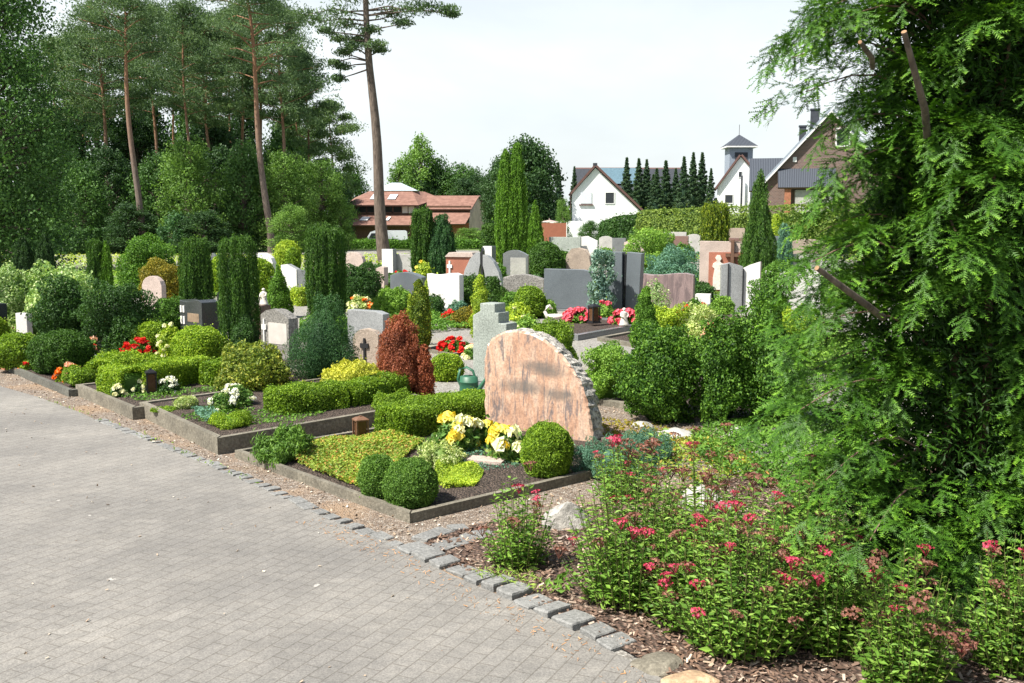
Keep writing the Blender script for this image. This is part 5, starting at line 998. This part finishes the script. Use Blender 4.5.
# ---------------------------------------------------------------- buildings
def win(parent, u, z, w_, h, y, mat='win_dark', fr='frame_white', ft=.08, sill=False):
    f = MB().box((u, y-.02, z+h/2+ft/2), (w_+2*ft, .06, ft)).box((u, y-.02, z-h/2-ft/2), (w_+2*ft, .06, ft)).box((u-w_/2-ft/2, y-.02, z), (ft, .06, h)).box((u+w_/2+ft/2, y-.02, z), (ft, .06, h)).build('window', fr, parent)
    MB().box((u, y-.006, z), (w_, .012, h)).build('pane', mat, f); return f
# red roofed barn: local x to the right, built at Y=118
def px2(Y): 
    return lambda px, py: (X(px, Y), atY(px, py, Y)[2])
B = px2(118); Yb = 118
root = thing('barn', 'long brown barn with stacked red tiled roofs and glass ridge light', 'building', (X(385, Yb), Yb, tz(Yb))); ox, oz = X(385, Yb), tz(Yb)
q = lambda px, py: (B(px, py)[0]-ox, B(px, py)[1]-oz)
x0, x1 = q(347, 0)[0], q(414, 0)[0]; zl = q(0, 224)[1]; z2 = q(0, 214.5)[1]; z3 = q(0, 204)[1]; z4 = q(0, 189.5)[1]
MB().box(((x0+x1)/2, 3.2, zl/2), (x1-x0, 6, zl)).build('wall', 'wood_brown', root)
def slope(name, p, th, mat, parent, side='wood_verge'):
    """roof sheet from 4 corner points with thickness th"""
    mb = MB(); P_0 = [Vector(a) for a in p]; nn = (P_0[1]-P_0[0]).cross(P_0[2]-P_0[0]).normalized()*th; V = P_0+[a-nn for a in P_0]; mb.add(V, [(0, 1, 2, 3)], mat=0); mb.add(V, [(7, 6, 5, 4), (0, 4, 5, 1), (1, 5, 6, 2), (2, 6, 7, 3), (3, 7, 4, 0)], mat=1)
    return mb.build(name, [mat, side], parent)
rf = slope('lower_roof', [(x0-.4, -1.2, zl-.1), (x1-.3, -1.2, zl-.1), (x1+.1, 2.6, z2), (x0-.2, 2.6, z2)], .15, 'roof_tile', root)
MB().box(((x0+x1)/2, 5.4, (z2+z3)/2), (x1-x0-.2, 5.4, z3-z2+.6)).build('upper_wall', 'wood_brown', root)
for i in range(5): u = x0+.9+i*(x1-x0-2.6)/5+.2; win(root, u+.3, (z2+z3)/2+.05, 1.0, .75, 2.68, fr='wood_verge', ft=.1)
for i in (0, 1): MB().box((x1-1.35+i*.8, 2.66, (z2+z3)/2+.05), (.7, .05, .95)).build('white_panel', 'frame_white', root)
ur = slope('upper_roof', [(x0-.5, 1.7, z3-.1), (x1+.4, 1.7, z3-.1), (q(407, 0)[0], 6.5, z4), (q(362, 0)[0], 6.5, z4)], .16, 'roof_tile', root)
slope('rear_roof', [(x1+.4, 1.7, z3-.1), (q(435, 0)[0], 8, z3+.9), (q(418, 0)[0], 9, z4), (q(407, 0)[0], 6.5, z4)], .16, 'roof_tile', root)
slope('side_roof', [(q(343, 0)[0], 9, z3+.9), (x0-.5, 1.7, z3-.1), (q(362, 0)[0], 6.5, z4), (q(370, 0)[0], 9, z4)], .16, 'roof_tile', root)
g0, g1, gm, gt = q(364, 0)[0], q(413, 0)[0], q(388, 0)[0], q(0, 180)[1]
mb = MB(); V = [(g0, 6.3, z4+.05), (g1, 6.3, z4+.05), (g1, 11, z4+.05), (g0, 11, z4+.05), (gm-.6, 8.6, gt), (gm+.6, 8.6, gt)]; mb.add(V, [(0, 1, 5, 4), (2, 3, 4, 5)]); mb.add(V, [(1, 2, 5), (3, 0, 4)]); mb.build('glass_ridge', 'glass_roof', root)
def skyl(px0, px1, py, a, b, par, nm='skylight'):
    (xa, _), (xb, _) = q(px0, py), q(px1, py); A, Bq = Vector(a), Vector(b); 
    P0 = lambda x_, t: Vector((x_, A.y+(Bq.y-A.y)*t, A.z+(Bq.z-A.z)*t+.12)); V = [P0(xa, .35), P0(xb, .35), P0(xb+.2, .7), P0(xa+.2, .7)]; slope(nm, V, .06, 'frame_white', par)
for a_, b_ in ((366, 374), (384, 392)): skyl(a_, b_, 196, (0, 1.7, z3-.1), (0, 6.5, z4), ur)
for a_, b_ in ((359, 367),(385, 388)): skyl(a_, b_, 218, (0, -1.2, zl-.1), (0, 2.6, z2), rf)
# right wing
xa, xb = q(425, 0)[0], q(470, 0)[0]; zr = q(0, 194.5)[1]; ze = q(0, 208.5)[1]; ze2 = q(0, 212)[1]; zlw = q(0, 223)[1]; xg = q(489, 0)[0]
MB().box(((xa+xb)/2, 1.6, zlw/2), (xb-xa, 3, zlw)).build('wing_wall', 'brick_red', root)
slope('wing_lower_roof', [(xa-.5, -1.0, zlw-.1), (q(465.5, 0)[0], -1.0, zlw-.1), (xb+.2, 1.6, ze2), (xa-.2, 1.6, ze2)], .14, 'roof_tile', root)
MB().box(((xa+xb)/2, 3.6, (ze+ze2)/2-.1), (xb-xa, 3.8, ze-ze2+.9)).build('wing_upper_wall', 'wood_brown', root)
slope('wing_roof', [(xa+.1, 1.3, ze-.05), (xb+.1, 1.3, ze-.05), (q(478, 0)[0], 5.4, zr), (xa-.2, 5.4, zr)], .15, 'roof_tile', root)
mb = MB(); V = [(xb-.1, -.4, 0), (xb-.1, -.4, zlw), (xb+.0, 1.4, ze), (q(477, 0)[0], 5.2, zr-.1), (xg-.1, 9, zlw+.2), (xg-.1, 9, 0)]; mb.add(V, [tuple(range(6))]); mb.build('gable_wall', 'plaster_beige', root)
slope('gable_verge', [(q(478, 0)[0], 5.0, zr+.02), (q(479, 0)[0], 5.0, zr+.02), (xg+.4, 9.2, zlw), (xg+.1, 9.2, zlw)], .2, 'wood_verge', root)
# vans
def van(label, px, Y, ytop, L, name, cat, rz, hh):
    x_, _, _ = atY(px, 220, Y); top = atY(px, ytop, Y)[2]; root = thing(name, label, cat, (x_, Y, top-hh), rz)
    o = [(-L/2, .35), (L/2, .35), (L/2, .9), (L/2-.08, hh-.12), (L/2-.25, hh), (-L*.26, hh), (-L*.36, hh-.15), (-L*.46, hh*.55), (-L/2, hh*.48)]; mb = MB(); mb.prism(o, 1.75); mb.build('body', 'van_white', root)
    MB().prism([(-L*.40, hh*.58), (-L*.20, hh*.58), (-L*.20, hh*.86), (-L*.335, hh*.86)], 1.79).build('side_window', 'win_dark', root); MB().prism([(-L*.16, hh*.58), (-L*.02, hh*.58), (-L*.02, hh*.86), (-L*.16, hh*.86)], 1.79).build('side_window', 'win_dark', root)
    for sx_ in (-.31, .31):
        mb = MB(); mb.tube([(L*sx_, -.92, .33), (L*sx_, .92, .33)], .33, 14); mb.build('wheel', 'tyre', root)
    return root
van('white van parked in front of the barn behind the tall pine', 386, 108, 230.5, 4.6, 'van', 'van', .1, 1.95)
van('small pale car glimpsed left of the dark thuja block', 305, 100, 238, 3.8, 'parked_car', 'car', .2, 1.4)
# white house
Yw = 92; B = px2(Yw); ox, oz = X(600, Yw), tz(Yw); root = thing('white_house', 'white gabled house with brown verges and solar panels behind', 'building', (ox, Yw, oz), math.radians(-5)); ap = q(595, 168); le = q(572, 194); re = q(643, 213); zb = 0
mb = MB(); mb.prism([(le[0], 0), (re[0]-.1, 0), (re[0]-.1, re[1]), ap, le], .2, off=.1); mb.build('gable_wall', 'white_wall', root)
MB().box((le[0]+.1, 5.2, le[1]/2), (.2, 10, le[1])).build('side_wall', 'white_wall', root); MB().box((re[0]-.2, 5.2, re[1]/2), (.2, 10, re[1])).build('side_wall', 'white_wall', root)
for a_, b_, nm in ((le, ap, 'roof'), (re, ap, 'roof')):
    d_ = Vector((a_[0]-b_[0], 0, a_[1]-b_[1])).normalized()*.3; P0 = [(a_[0]+d_.x, -.25, a_[1]+d_.z+.02), (b_[0], -.25, b_[1]+.12), (b_[0], 10, b_[1]+.12), (a_[0]+d_.x, 10, a_[1]+d_.z+.02)]
    slope(nm, P0 if a_ is re else P0[::-1], .2, 'roof_dark', root)
wz = q(0, 198)[1]
f = MB().box((q(586, 0)[0], -.03, wz), (1.0, .06, 1.0)).build('window', 'blind', root); MB().box((q(586, 0)[0], -.06, wz-.62), (1.3, .16, .1)).build('sill', 'wood_verge', f)
win(root, q(609.5, 0)[0], wz, .75, .95, 0, 'win_dark', ft=.07); MB().box((q(570.5, 0)[0], -.1, le[1]/2), (.1, .1, le[1])).build('downpipe', 'wood_verge', root)
MB().box((q(594.5, 0)[0], 2.0, ap[1]+.25), (.4, .5, .6)).build('chimney', 'roof_dark', root)
MB().box((q(566, 0)[0], -2, q(0, 221)[1]/2), (3.2, 3, q(0, 221)[1])).build('annex', 'white_wall', root)
# big house behind with solar roof
Yh = 118; B = px2(Yh); ox, oz = X(630, Yh), tz(Yh); root = thing('grey_roof_house', 'grey roofed house behind the white one with blue solar panels', 'building', (ox, Yh, oz)); rz_ = q(0, 167)[1]; ez = q(0, 196)[1]; xl, xr = q(580, 0)[0], q(686, 0)[0]
MB().box(((xl+xr)/2, 3.5, ez/2), (xr-xl, 7, ez)).build('wall', 'white_wall', root); rr = slope('roof', [(xl-.4, -.6, ez-.2), (xr+.4, -.6, ez-.2), (xr+.4, 4, rz_), (xl-.4, 4, rz_)], .2, 'roof_dark', root); slope('roof', [(xl-.4, 8, ez-.2), (xl-.4, 4.02, rz_), (xr+.4, 4.02, rz_), (xr+.4, 8, ez-.2)][::-1], .2, 'roof_dark', root)
a, b = q(602, 0)[0], q(640, 0)[0]; V = [(a, 1.2, ez+(rz_-ez)*1.8/4.6+.16), (b, 1.2, ez+(rz_-ez)*1.8/4.6+.16), (b, 3.8, rz_+.08), (a, 3.8, rz_+.08)]; slope('solar_panel', V, .06, 'solar', rr)
# orange garden panel with terrace
loc = (X(553, 72), 72, tz(72)); root = thing('garden_screen', 'orange red garden screen beside the white house', 'screen', loc); zt_ = atY(553, 223, 72)[2]-tz(72); MB().box((0, 0, zt_/2), (1.9, .08, zt_)).build('panel', 'orange_panel', root); MB().box((-.98, 0, zt_/2), (.06, .1, zt_+.1)).build('post', 'frame_white', root); MB().box((.98, 0, zt_/2), (.06, .1, zt_+.1)).build('post', 'frame_white', root)
zq = zt_+.35; mb = MB(); mb.lathe([(.7, zq-.3), (.4, zq-.2), (0, zq-.12)], 8, (-.2, 1.6, 0), smooth=False); mb.tube([(-.2, 1.6, 0), (-.2, 1.6, zq)], .03, 6); tag(mb.build('garden_parasol', 'gr_pink', loc=loc), 'small faded pink parasol above the orange garden screen', 'parasol')
# small white gabled house with tower
Yt = 96; B = px2(Yt); ox, oz = X(735, Yt), tz(Yt); root = thing('tower_house', 'small white gabled house with red brown verge', 'building', (ox, Yt, oz), math.radians(-11)); ap = q(739, 157); le = q(717.5, 187); re = q(749, 168)
mb = MB(); mb.prism([(le[0], 0), (re[0], 0), re, ap, le], .2, off=.1); mb.build('gable_wall', 'white_wall', root); MB().box((re[0]-.1, 3, re[1]/2), (.2, 5.5, re[1])).build('side_wall', 'white_wall', root); MB().box((le[0]+.1, 3, le[1]/2), (.2, 5.5, le[1])).build('side_wall', 'white_wall', root)
MB().box((re[0]+.9, 2.2, re[1]/2), (1.8, 2, re[1])).build('annex_wall', 'white_wall', root)
for a_, b_ in ((le, ap), (re, ap)):
    d_ = Vector((a_[0]-b_[0], 0, a_[1]-b_[1])).normalized()*.3; P0 = [(a_[0]+d_.x, -.3, a_[1]+d_.z+.02), (b_[0], -.3, b_[1]+.12), (b_[0], 6, b_[1]+.12), (a_[0]+d_.x, 6, a_[1]+d_.z+.02)]; slope('roof', P0 if a_ is re else P0[::-1], .18, 'brick_red', root, 'wood_verge')
win(root, q(728.5, 0)[0], q(0, 199)[1], .7, .75, 0, ft=.08); win(root, q(739, 0)[0], q(0, 174.5)[1], .28, .5, 0, ft=.05); MB().tube([(q(740.5, 0)[0], -.4, 0), (q(740.5, 0)[0], -.4, q(0, 176)[1])], .09, 8).build('flue_pipe', 'roof_dark', root)
Yt2 = 104; B = px2(Yt2); ox, oz = X(739.5, Yt2), tz(Yt2); root = thing('roof_tower', 'square grey tower with pyramid roof and weather vane', 'tower', (ox, Yt2, oz)); zt0 = q(0, 146)[1]; wv = q(751, 0)[0]-q(728, 0)[0]
MB().box((0, wv/2, zt0/2), (wv, wv, zt0)).build('shaft', 'tower_grey', root); MB().box((0, -.03, zt0*.93-.25), (wv*.55, .06, .7)).build('louvre', 'roof_dark', root)
hw = (q(755, 0)[0]-q(724, 0)[0])/2; mb = MB(); za = q(0, 133.5)[1]; V = [(-hw, wv/2-hw, zt0), (hw, wv/2-hw, zt0), (hw, wv/2+hw, zt0), (-hw, wv/2+hw, zt0), (0, wv/2, za)]; mb.add(V, [(0, 1, 4), (1, 2, 4), (2, 3, 4), (3, 0, 4)]); mb.add(V, [(3, 2, 1, 0)]); mb.build('pyramid_roof', 'roof_tiles_dark', root)
MB().box((0, wv/2, zt0-.08), (hw*2, hw*2, .14)).build('eaves', 'frame_white', root); MB().tube([(0, wv/2, za), (0, wv/2, za+1.0)], .025, 6).build('weather_vane', 'iron', root)
# big brown brick house
Yk = 84; B = px2(Yk); ox, oz = X(800, Yk), tz(Yk); root = thing('brick_house', 'large dark brick gabled house with grey tiled roofs and chimneys', 'building', (ox, Yk, oz), math.radians(-13)); ap = q(826, 113); le = q(760, 187); re = q(892, 187)
mb = MB(); mb.prism([(q(766, 0)[0], 0), (q(886, 0)[0], 0), (q(886, 0)[0], q(0, 181)[1]), (ap[0], ap[1]-.15), (q(766, 0)[0], q(0, 181)[1])], .25, off=.12); mb.build('gable_wall', 'brick_brown', root)
for a_, b_ in ((le, ap), (re, ap)):
    P0 = [(a_[0], -.3, a_[1]), (b_[0], -.3, b_[1]+.1), (b_[0], 12, b_[1]+.1), (a_[0], 12, a_[1])]; slope('roof', P0 if a_ is re else P0[::-1], .22, 'roof_tiles_dark', root, 'tower_grey')
    V = [Vector((a_[0], -.36, a_[1]-.12)), Vector((b_[0], -.36, b_[1]-.02)), Vector((b_[0], -.36, b_[1]+.16)), Vector((a_[0], -.36, a_[1]+.08))]; mb = MB(); mb.add(V+[v_+Vector((0, .05, 0)) for v_ in V], [(0, 1, 2, 3), (7, 6, 5, 4), (0, 4, 5, 1), (2, 6, 7, 3)]); mb.build('verge_board', 'frame_white', root)
dl, dr = q(777, 0)[0], q(832, 0)[0]; dz0, dz1 = q(0, 188)[1], q(0, 168.5)[1]; slope('porch_roof', [(dl, -2.0, dz0), (dr, -2.0, dz0), (dr, -.02, dz1), (dl, -.02, dz1)], .15, 'roof_tiles_dark', root)
MB().box((q(786.5, 0)[0], -1.6, dz0/2), (.5, .4, dz0-.2)).build('pillar', 'brick_red', root); MB().box(((dl+dr)/2+.6, -.9, (dz0-.2)/2), (dr-dl-1.6, 1.4, dz0-.2)).build('garage', 'gr_pale', root)
win(root, q(838, 0)[0], q(0, 138)[1], .95, 1.3, 0, ft=.12); MB().box((q(793, 0)[0], -.05, q(0, 159.5)[1]), (.3, .08, .4)).build('wall_lamp', 'frame_white', root)
for a_, t_, w2 in ((813, 106, .7), (801.5, 123, .55)): MB().box((q(a_, 0)[0], 3, q(0, t_)[1]-1.4), (w2, .6, 2.8)).box((q(a_, 0)[0], 3, q(0, t_)[1]), (w2+.12, .72, .12)).build('chimney', 'roof_dark', root)
zs, ze_ = q(0, 154.5)[1], q(0, 190)[1]; slope('side_roof', [(q(749.5, 0)[0], 1, ze_), (q(790, 0)[0], 1, ze_), (q(790, 0)[0], 4.5, zs), (q(749.5, 0)[0], 4.5, zs)], .15, 'roof_tiles_dark', root); MB().box(((q(749.5, 0)[0]+q(770, 0)[0])/2+.3, 3.6, ze_/2), (q(770, 0)[0]-q(749.5, 0)[0]-.8, 3, ze_)).build('side_wing', 'white_wall', root)
# ---------------------------------------------------------------- big drooping conifer at the right
def spray(seed):
    r = random.Random(seed); V, Fc, A = [], [], []
    def needles(a, b, n, L, v0, v1):
        a, b = np.array(a), np.array(b); d = b-a; ln = np.linalg.norm(d); d /= ln; side = np.cross(d, [0, 0, 1]); side /= np.linalg.norm(side)+1e-9
        for i in range(n):
            t = (i+.5)/n; p = a+d*ln*t
            for s in (-1, 1):
                l = L*(1-.3*t)*r.uniform(.75, 1.2); dr = d*.55+side*s*.8+np.array([0, 0, r.uniform(-.3, .35)]); dr /= np.linalg.norm(dr); w_ = .0032; q = p+dr*l; k = len(V)
                V.extend([p-d*w_, p+d*w_*1.2, q]); Fc.append((k, k+1, k+2)); A.extend([v0+(v1-v0)*t]*3)
        k = len(V); nn = side*.0012; V.extend([a-nn, a+nn, b]); Fc.append((k, k+1, k+2)); A.extend([.25]*3)
    L = .14; P = lambda t: np.array([L*t, .015*math.sin(t*4+seed), .02*t-.05*t*t])
    for i in range(4): needles(P(i/4), P((i+1)/4), 4, .017, .3+.12*i, .42+.15*i)
    for i in range(6):
        t = .1+.8*i/6; s = 1 if (i+seed) % 2 else -1; l = .07*(1-t)**.5*r.uniform(.6, 1.2)+.015; a = P(t); ang = math.radians(45+r.uniform(-15, 15))
        b = a+np.array([math.cos(ang)*l, s*math.sin(ang)*l, r.uniform(-.25, .15)*l]); v = r.uniform(.15, .5); needles(a, b, max(4, int(l/.0075)), .0155, v, min(1, v+.5))
    return np.array(V), np.array(Fc), np.array(A)
TE = [spray(i) for i in range(6)]
def place_sprays(mb, P, D, Up, S):
    X_ = unit(D); Z = unit(Up-(Up*X_).sum(1)[:, None]*X_); Yv = np.cross(Z, X_); M = np.stack([X_, Yv, Z], 2); k = rng.integers(0, 6, len(P))
    for i in range(6):
        s = k == i; V, Fc, A = TE[i]; m = s.sum()
        if not m: continue
        W = np.einsum('kij,nj->kni', M[s]*S[s][:, None, None], V)+P[s][:, None]; n = len(V); off = (np.arange(m)*n)[:, None, None]
        mb.add(W.reshape(-1, 3), (Fc[None]+off).reshape(-1, 3), np.clip(np.tile(A, m)+np.repeat(rng.uniform(-.15, .15, m), n), 0, 1))
bx, by = 2.18, 4.75
root = thing('conifer_tree', 'large drooping conifer filling the right side of the picture', 'tree', (bx, by, 0))
r = random.Random(4); bark_mb = MB()
for dx, dy, rr, tx, ty, h_ in ((0, 0, .085, .1, .1, 5.3), (-.13, -.12, .035, -.12, -.1, 3.6), (-.05, -.2, .028, -.02, -.3, 2.6), (.25, .1, .04, .5, .2, 4.4)):
    bark_mb.tube([(dx+(tx-dx)*t+.03*math.sin(t*7+dx*9), dy+(ty-dy)*t+.02*math.cos(t*6), -.05+h_*t) for t in np.linspace(0, 1, 12)], [rr*(1-.75*t) for t in np.linspace(0, 1, 12)], 8)
SP, SD, SU, SS = [], [], [], []; limb = bark_mb
def rad(z, a):
    left = max(0, -math.cos(a))   # a=pi is picture left
    base = np.interp(z, [0.1, .5, 1.0, 1.6, 2.2, 2.8, 3.4, 4.2, 5.4], [.62, .76, .66, .64, .58, .60, .62, .54, .1]); return base*(1+.05*left)
nb = 100
def tw(f, L, nsub, sl):
    """twigs with sprays along a limb"""
    for j in range(nsub):
        t0 = r.uniform(.3, 1.0)**.7 if j else .98; p = f(t0); d = f(min(1, t0+.03))-f(t0-.05); d = d/(np.linalg.norm(d)+1e-9); sd = np.cross(d, [0, 0, 1.]); an = r.uniform(-1.15, 1.15) if j else 0
        dd = d*math.cos(an)+sd*math.sin(an)+np.array([0, 0, r.uniform(-.25, .35)]); dd /= np.linalg.norm(dd); l = sl*r.uniform(.45, 1.)*(.55+.45*min(1, L)); up = r.uniform(.02, .10)
        g = lambda u: p+dd*l*u+np.array([0, 0, up*math.sin(math.pi*u*.6)-.42*l*u*u])
        m = max(3, int(l/.038))
        for k in range(m):
            u = (k+.6)/m; q = g(u); e = g(u+.05)-g(u-.05); e = e/(np.linalg.norm(e)+1e-9); s2 = np.cross(e, [0, 0, 1.])
            a2 = math.radians(r.uniform(25, 75))*(1 if k % 2 else -1); SP.append(q); SD.append(e*math.cos(a2)+s2*math.sin(a2)+np.array([0, 0, r.uniform(-.35, .25)])); SU.append([r.uniform(-.5, .5), r.uniform(-.5, .5), 1]); SS.append(r.uniform(.75, 1.2))
        SP.append(g(.98)); SD.append(g(1)-g(.9)); SU.append([0, 0, 1]); SS.append(r.uniform(.8, 1.1))
for i in range(nb):
    z = .12+5.1*((i+.5)/nb)**1.0; a = i*2.39996+r.uniform(-.3, .3); L = rad(z, a)*r.uniform(.72, 1.0)
    if z < .75 and math.cos(a) > -.2: pass
    rise = r.uniform(.12, .40)*L; droop = r.uniform(.25, .5)*L; p0 = np.array([r.uniform(-.1, .05), r.uniform(-.1, .1), max(.05, z-.15*L)])
    f = lambda t: p0+np.array([math.cos(a+.25*t*math.sin(i))*L*t, math.sin(a+.25*t*math.sin(i))*L*t, rise*t*1.6-(rise*.6+droop*.75)*t*t])
    pts = [f(t) for t in np.linspace(0, 1, 8)]; pts = [np.array([q[0], q[1], max(.04, q[2])]) for q in pts]
    limb.tube(pts, [.009*(1-.8*t)+.0015 for t in np.linspace(0, 1, 8)], 5, cap=False)
    tw(f, L, 15, .34)
# long low sweeps at the left and a few tips that stand out against the sky
for px, py, Yd, z0_, ln in ((792, 58, 4.5, 2.1, 0), (826, 8, 4.4, 2.5, 0), (806, 92, 4.6, 2.0, 0), (812, 40, 4.8, 2.3, 0), (845, 20, 4.4, 2.6, 0), (838, 130, 4.4, 1.9, 0), (846, 165, 4.4, 1.7, 0), (838, 192, 4.5, 1.5, 0), (812, 262, 4.3, 1.2, 0), (820, 232, 4.6, 1.4, 0), (806, 300, 4.4, 1.1, 0), (808, 372, 4.4, .8, 0), (800, 425, 4.5, .5, 0), (800, 335, 4.2, 1., 0), (826, 480, 3.8, .5, 0), (800, 410, 4.0, .7, 0), (870, 540, 3.7, .4, 0)):
    e = np.array(atY(px, py, Yd))-np.array([bx, by, 0]); p0 = np.array([-.1, -.05, max(.1, e[2]-.22)]); L = np.linalg.norm(e-p0)
    f = lambda t: p0+(e-p0)*t+np.array([0, 0, .18*math.sin(math.pi*t)])
    limb.tube([f(t) for t in np.linspace(0, 1, 8)], [.006*(1-.8*t)+.001 for t in np.linspace(0, 1, 8)], 5, cap=False)
    tw(f, L, 7, .22)
limb.build('trunk', 'yew_bark', root)
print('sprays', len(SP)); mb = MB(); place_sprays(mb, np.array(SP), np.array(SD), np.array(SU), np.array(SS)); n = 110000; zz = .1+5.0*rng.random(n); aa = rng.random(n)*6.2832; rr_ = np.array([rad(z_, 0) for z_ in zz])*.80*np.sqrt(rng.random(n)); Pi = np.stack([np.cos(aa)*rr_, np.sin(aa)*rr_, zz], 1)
leaves(mb, Pi, rng.normal(size=(n, 3)), .045, .3, 1., -.5, v=rng.random(n)*.35)  # inner needles added to block light; interior shade put into their darker colour
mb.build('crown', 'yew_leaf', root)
# cut branch stubs
for (a, b, w_) in (((817, 268), (868, 306), .014), ((904, 32), (925, 110), .014), ((860, 42), (872, 58), .010)):
    P0 = np.array(atY(a[0], a[1], 3.95))-np.array([bx, by, 0]); P1 = np.array(atY(b[0], b[1], 4.15))-np.array([bx, by, 0]); o = MB().tube([P0, (P0+P1)/2, P1, P1+(P1-P0)*.4+np.array([.02, .1, 0])], [w_*.8, w_, w_*1.1, w_*1.1], 8).build('cut_branch', 'bark', root); MB().tube([P0-(P1-P0)*.004, P0-(P1-P0)*.002], w_*.76, 8).build('cut_face', 'cut_wood', o)
# dark shrubs behind the conifer on the right
plant('dark_conifer', 'dark conifer behind the big drooping one, at the right edge', 'tree', 1010, 470, -60, 190, 'thuja_dark', SPIN, stem=True, lump=.35, K=40, depth=.4, nj=.9, cov=2, nmax=16000, leaf=.045)
plant('dark_conifer', 'dark conifer just outside the right edge', 'tree', 1180, 500, -80, 230, 'thuja_dark', SPIN, stem=True, lump=.35, K=40, depth=.4, nj=.9, cov=2, nmax=14000, leaf=.05)
# ---------------------------------------------------------------- pink flowering spireas
plain('spirea_stem', (.10, .11, .03), .7)
cl = []
for sd_ in range(3):
    mb = MB(); r = random.Random(sd_); n = 40; a = rng.random(n)*6.28; q = np.sqrt(rng.random(n)); P = np.stack([np.cos(a)*q, np.sin(a)*q, .28*(1-q*q)+.05*rng.random(n)], 1); leaves(mb, P*.5, np.tile([0, 0, 1.], (n, 1)), .22, .8, .8)
    for k in range(7): mb.tube([(0, 0, -.55), (math.cos(k*.9)*.35, math.sin(k*.9)*.35, .03)], .02, 4, cap=False, v=.1)
    cl.append(mb)
CLM = {}
def spirea(label, px, yb, yt, wpx, nst, n_fl, n_seed, seed, asp=.9, leafL=.050):
    loc, h, w_, d = P_(px, yb, yt, wpx); r = random.Random(seed); root = thing('flowering_shrub', label, 'shrub', loc, 0, 'pink flowering shrubs beside the paving'); lv = MB(); st = MB(); tips = []
    LP, LD, LS = [], [], []
    for i in range(nst):
        a = i*2.39996; q = math.sqrt((i+.5)/nst); bx_, by_ = math.cos(a)*q*w_*.28, math.sin(a)*q*w_*.28*asp; tx_, ty_ = math.cos(a)*q*w_*.5, math.sin(a)*q*w_*.5*asp; hh = h*(1-.55*q**2.2)*r.uniform(.45, 1.1)
        if r.random() < .10: hh = min(h*1.12, hh*1.2)
        f = lambda t: np.array([bx_+(tx_-bx_)*t**1.3, by_+(ty_-by_)*t**1.3, hh*t]); pts = [f(t) for t in (0, .35, .7, 1)]; st.tube(pts, [.003, .0024, .0018, .0012], 4, cap=False); tips.append((pts[-1], hh/h))
        m_ = int(hh/.015)
        for k in range(m_):
            t = .12+.86*k/m_; p = f(t); an = k*2.4+i; e = r.uniform(.15, .75); dr = np.array([math.cos(an)*math.cos(e), math.sin(an)*math.cos(e), math.sin(e)*.9-.12]); LP.append(p); LD.append(dr); LS.append(leafL*r.uniform(.6, 1.25)*(1.15-.5*t))
    P = np.array(LP); D = unit(np.array(LD)); S_ = np.array(LS)[:, None]; n = len(P); up = np.array([0, 0, 1.])+.35*rng.normal(size=(n, 3)); B = unit(np.cross(D, up)); Nn = np.cross(B, D); wd = S_*.2
    V = np.stack([P, P+D*S_*.45-B*wd+Nn*S_*.05, P+D*S_-Nn*S_*.10, P+D*S_*.45+B*wd+Nn*S_*.05], 1); b = np.arange(n)[:, None]*4; Fq = np.concatenate([b+np.array([[0, 1, 2]]), b+np.array([[0, 2, 3]])]); lv.add(V.reshape(-1, 3), Fq, np.repeat(rng.random(n), 4))
    lv.build('foliage', 'spirea_leaf', root); st.build('stems', 'spirea_stem', root)
    r.shuffle(tips); tips = [t for t in tips if t[0][1] < .25*w_]+[t for t in tips if t[0][1] >= .25*w_]
    for i, (p, _) in enumerate(tips[:n_fl+n_seed]):
        k = 'petal_magenta' if i < n_fl else 'seed_brown'; key = (k, i % 3); nm = 'flower_head' if i < n_fl else 'seed_head'
        if key not in CLM: CLM[key] = cl[i % 3].build(nm, k, root); o = CLM[key]
        else: o = share(CLM[key], nm, root)
        s = r.uniform(.045, .075)*(1 if i < n_fl else 1.1); o.location = (p[0], p[1], p[2]+.3*s+.01); o.scale = (s, s, s*1.0); o.rotation_euler = (r.uniform(-.3, .3), r.uniform(-.3, .3), r.random()*6)
spirea('small pink flowering shrub nearest the grave bed corner', 518, 568, 470, 84, 52, 3, 4, 1)
spirea('wide pink flowering shrub in the middle of the mulch bed', 632, 604, 452, 150, 115, 7, 14, 2)
spirea('pink flowering shrub with many blossoms at the mulch edge', 742, 650, 494, 178, 120, 15, 14, 3)
spirea('tall loose shrub with brownish seed heads below the conifer branches', 700, 560, 436, 170, 90, 5, 26, 4)
spirea('bright green shrub with pink heads at the lower right', 905, 690, 560, 120, 90, 3, 14, 5)
spirea('shrub with dark seed heads at the lower right edge', 1010, 672, 540, 110, 80, 3, 10, 6)
spirea('shrub with few blossoms below the big conifer', 832, 650, 520, 130, 120, 6, 14, 7)
spirea('low shrub with red brown heads left of the white stone headstones kerb', 622, 500, 440, 70, 50, 4, 14, 8)
spirea('loose shrub with fading heads between the two big pink flowering shrubs', 690, 628, 500, 110, 60, 5, 16, 9)
spirea('airy shrub with small faded heads in front of the big conifer', 800, 600, 470, 130, 70, 3, 20, 10)
mat_cover('weed', 'small bright weeds between cobbles and bark mulch', [(545, 592), (566, 590), (572, 604), (552, 606)], .03, 'light_green', .035, .7, .06)
mat_cover('weed', 'little green weed on the bark mulch', [(640, 614), (652, 612), (656, 622), (644, 624)], .03, 'light_green', .03, .8, .06)
print('objects', len(bpy.data.objects), 'verts', sum(len(m.vertices) for m in bpy.data.meshes))
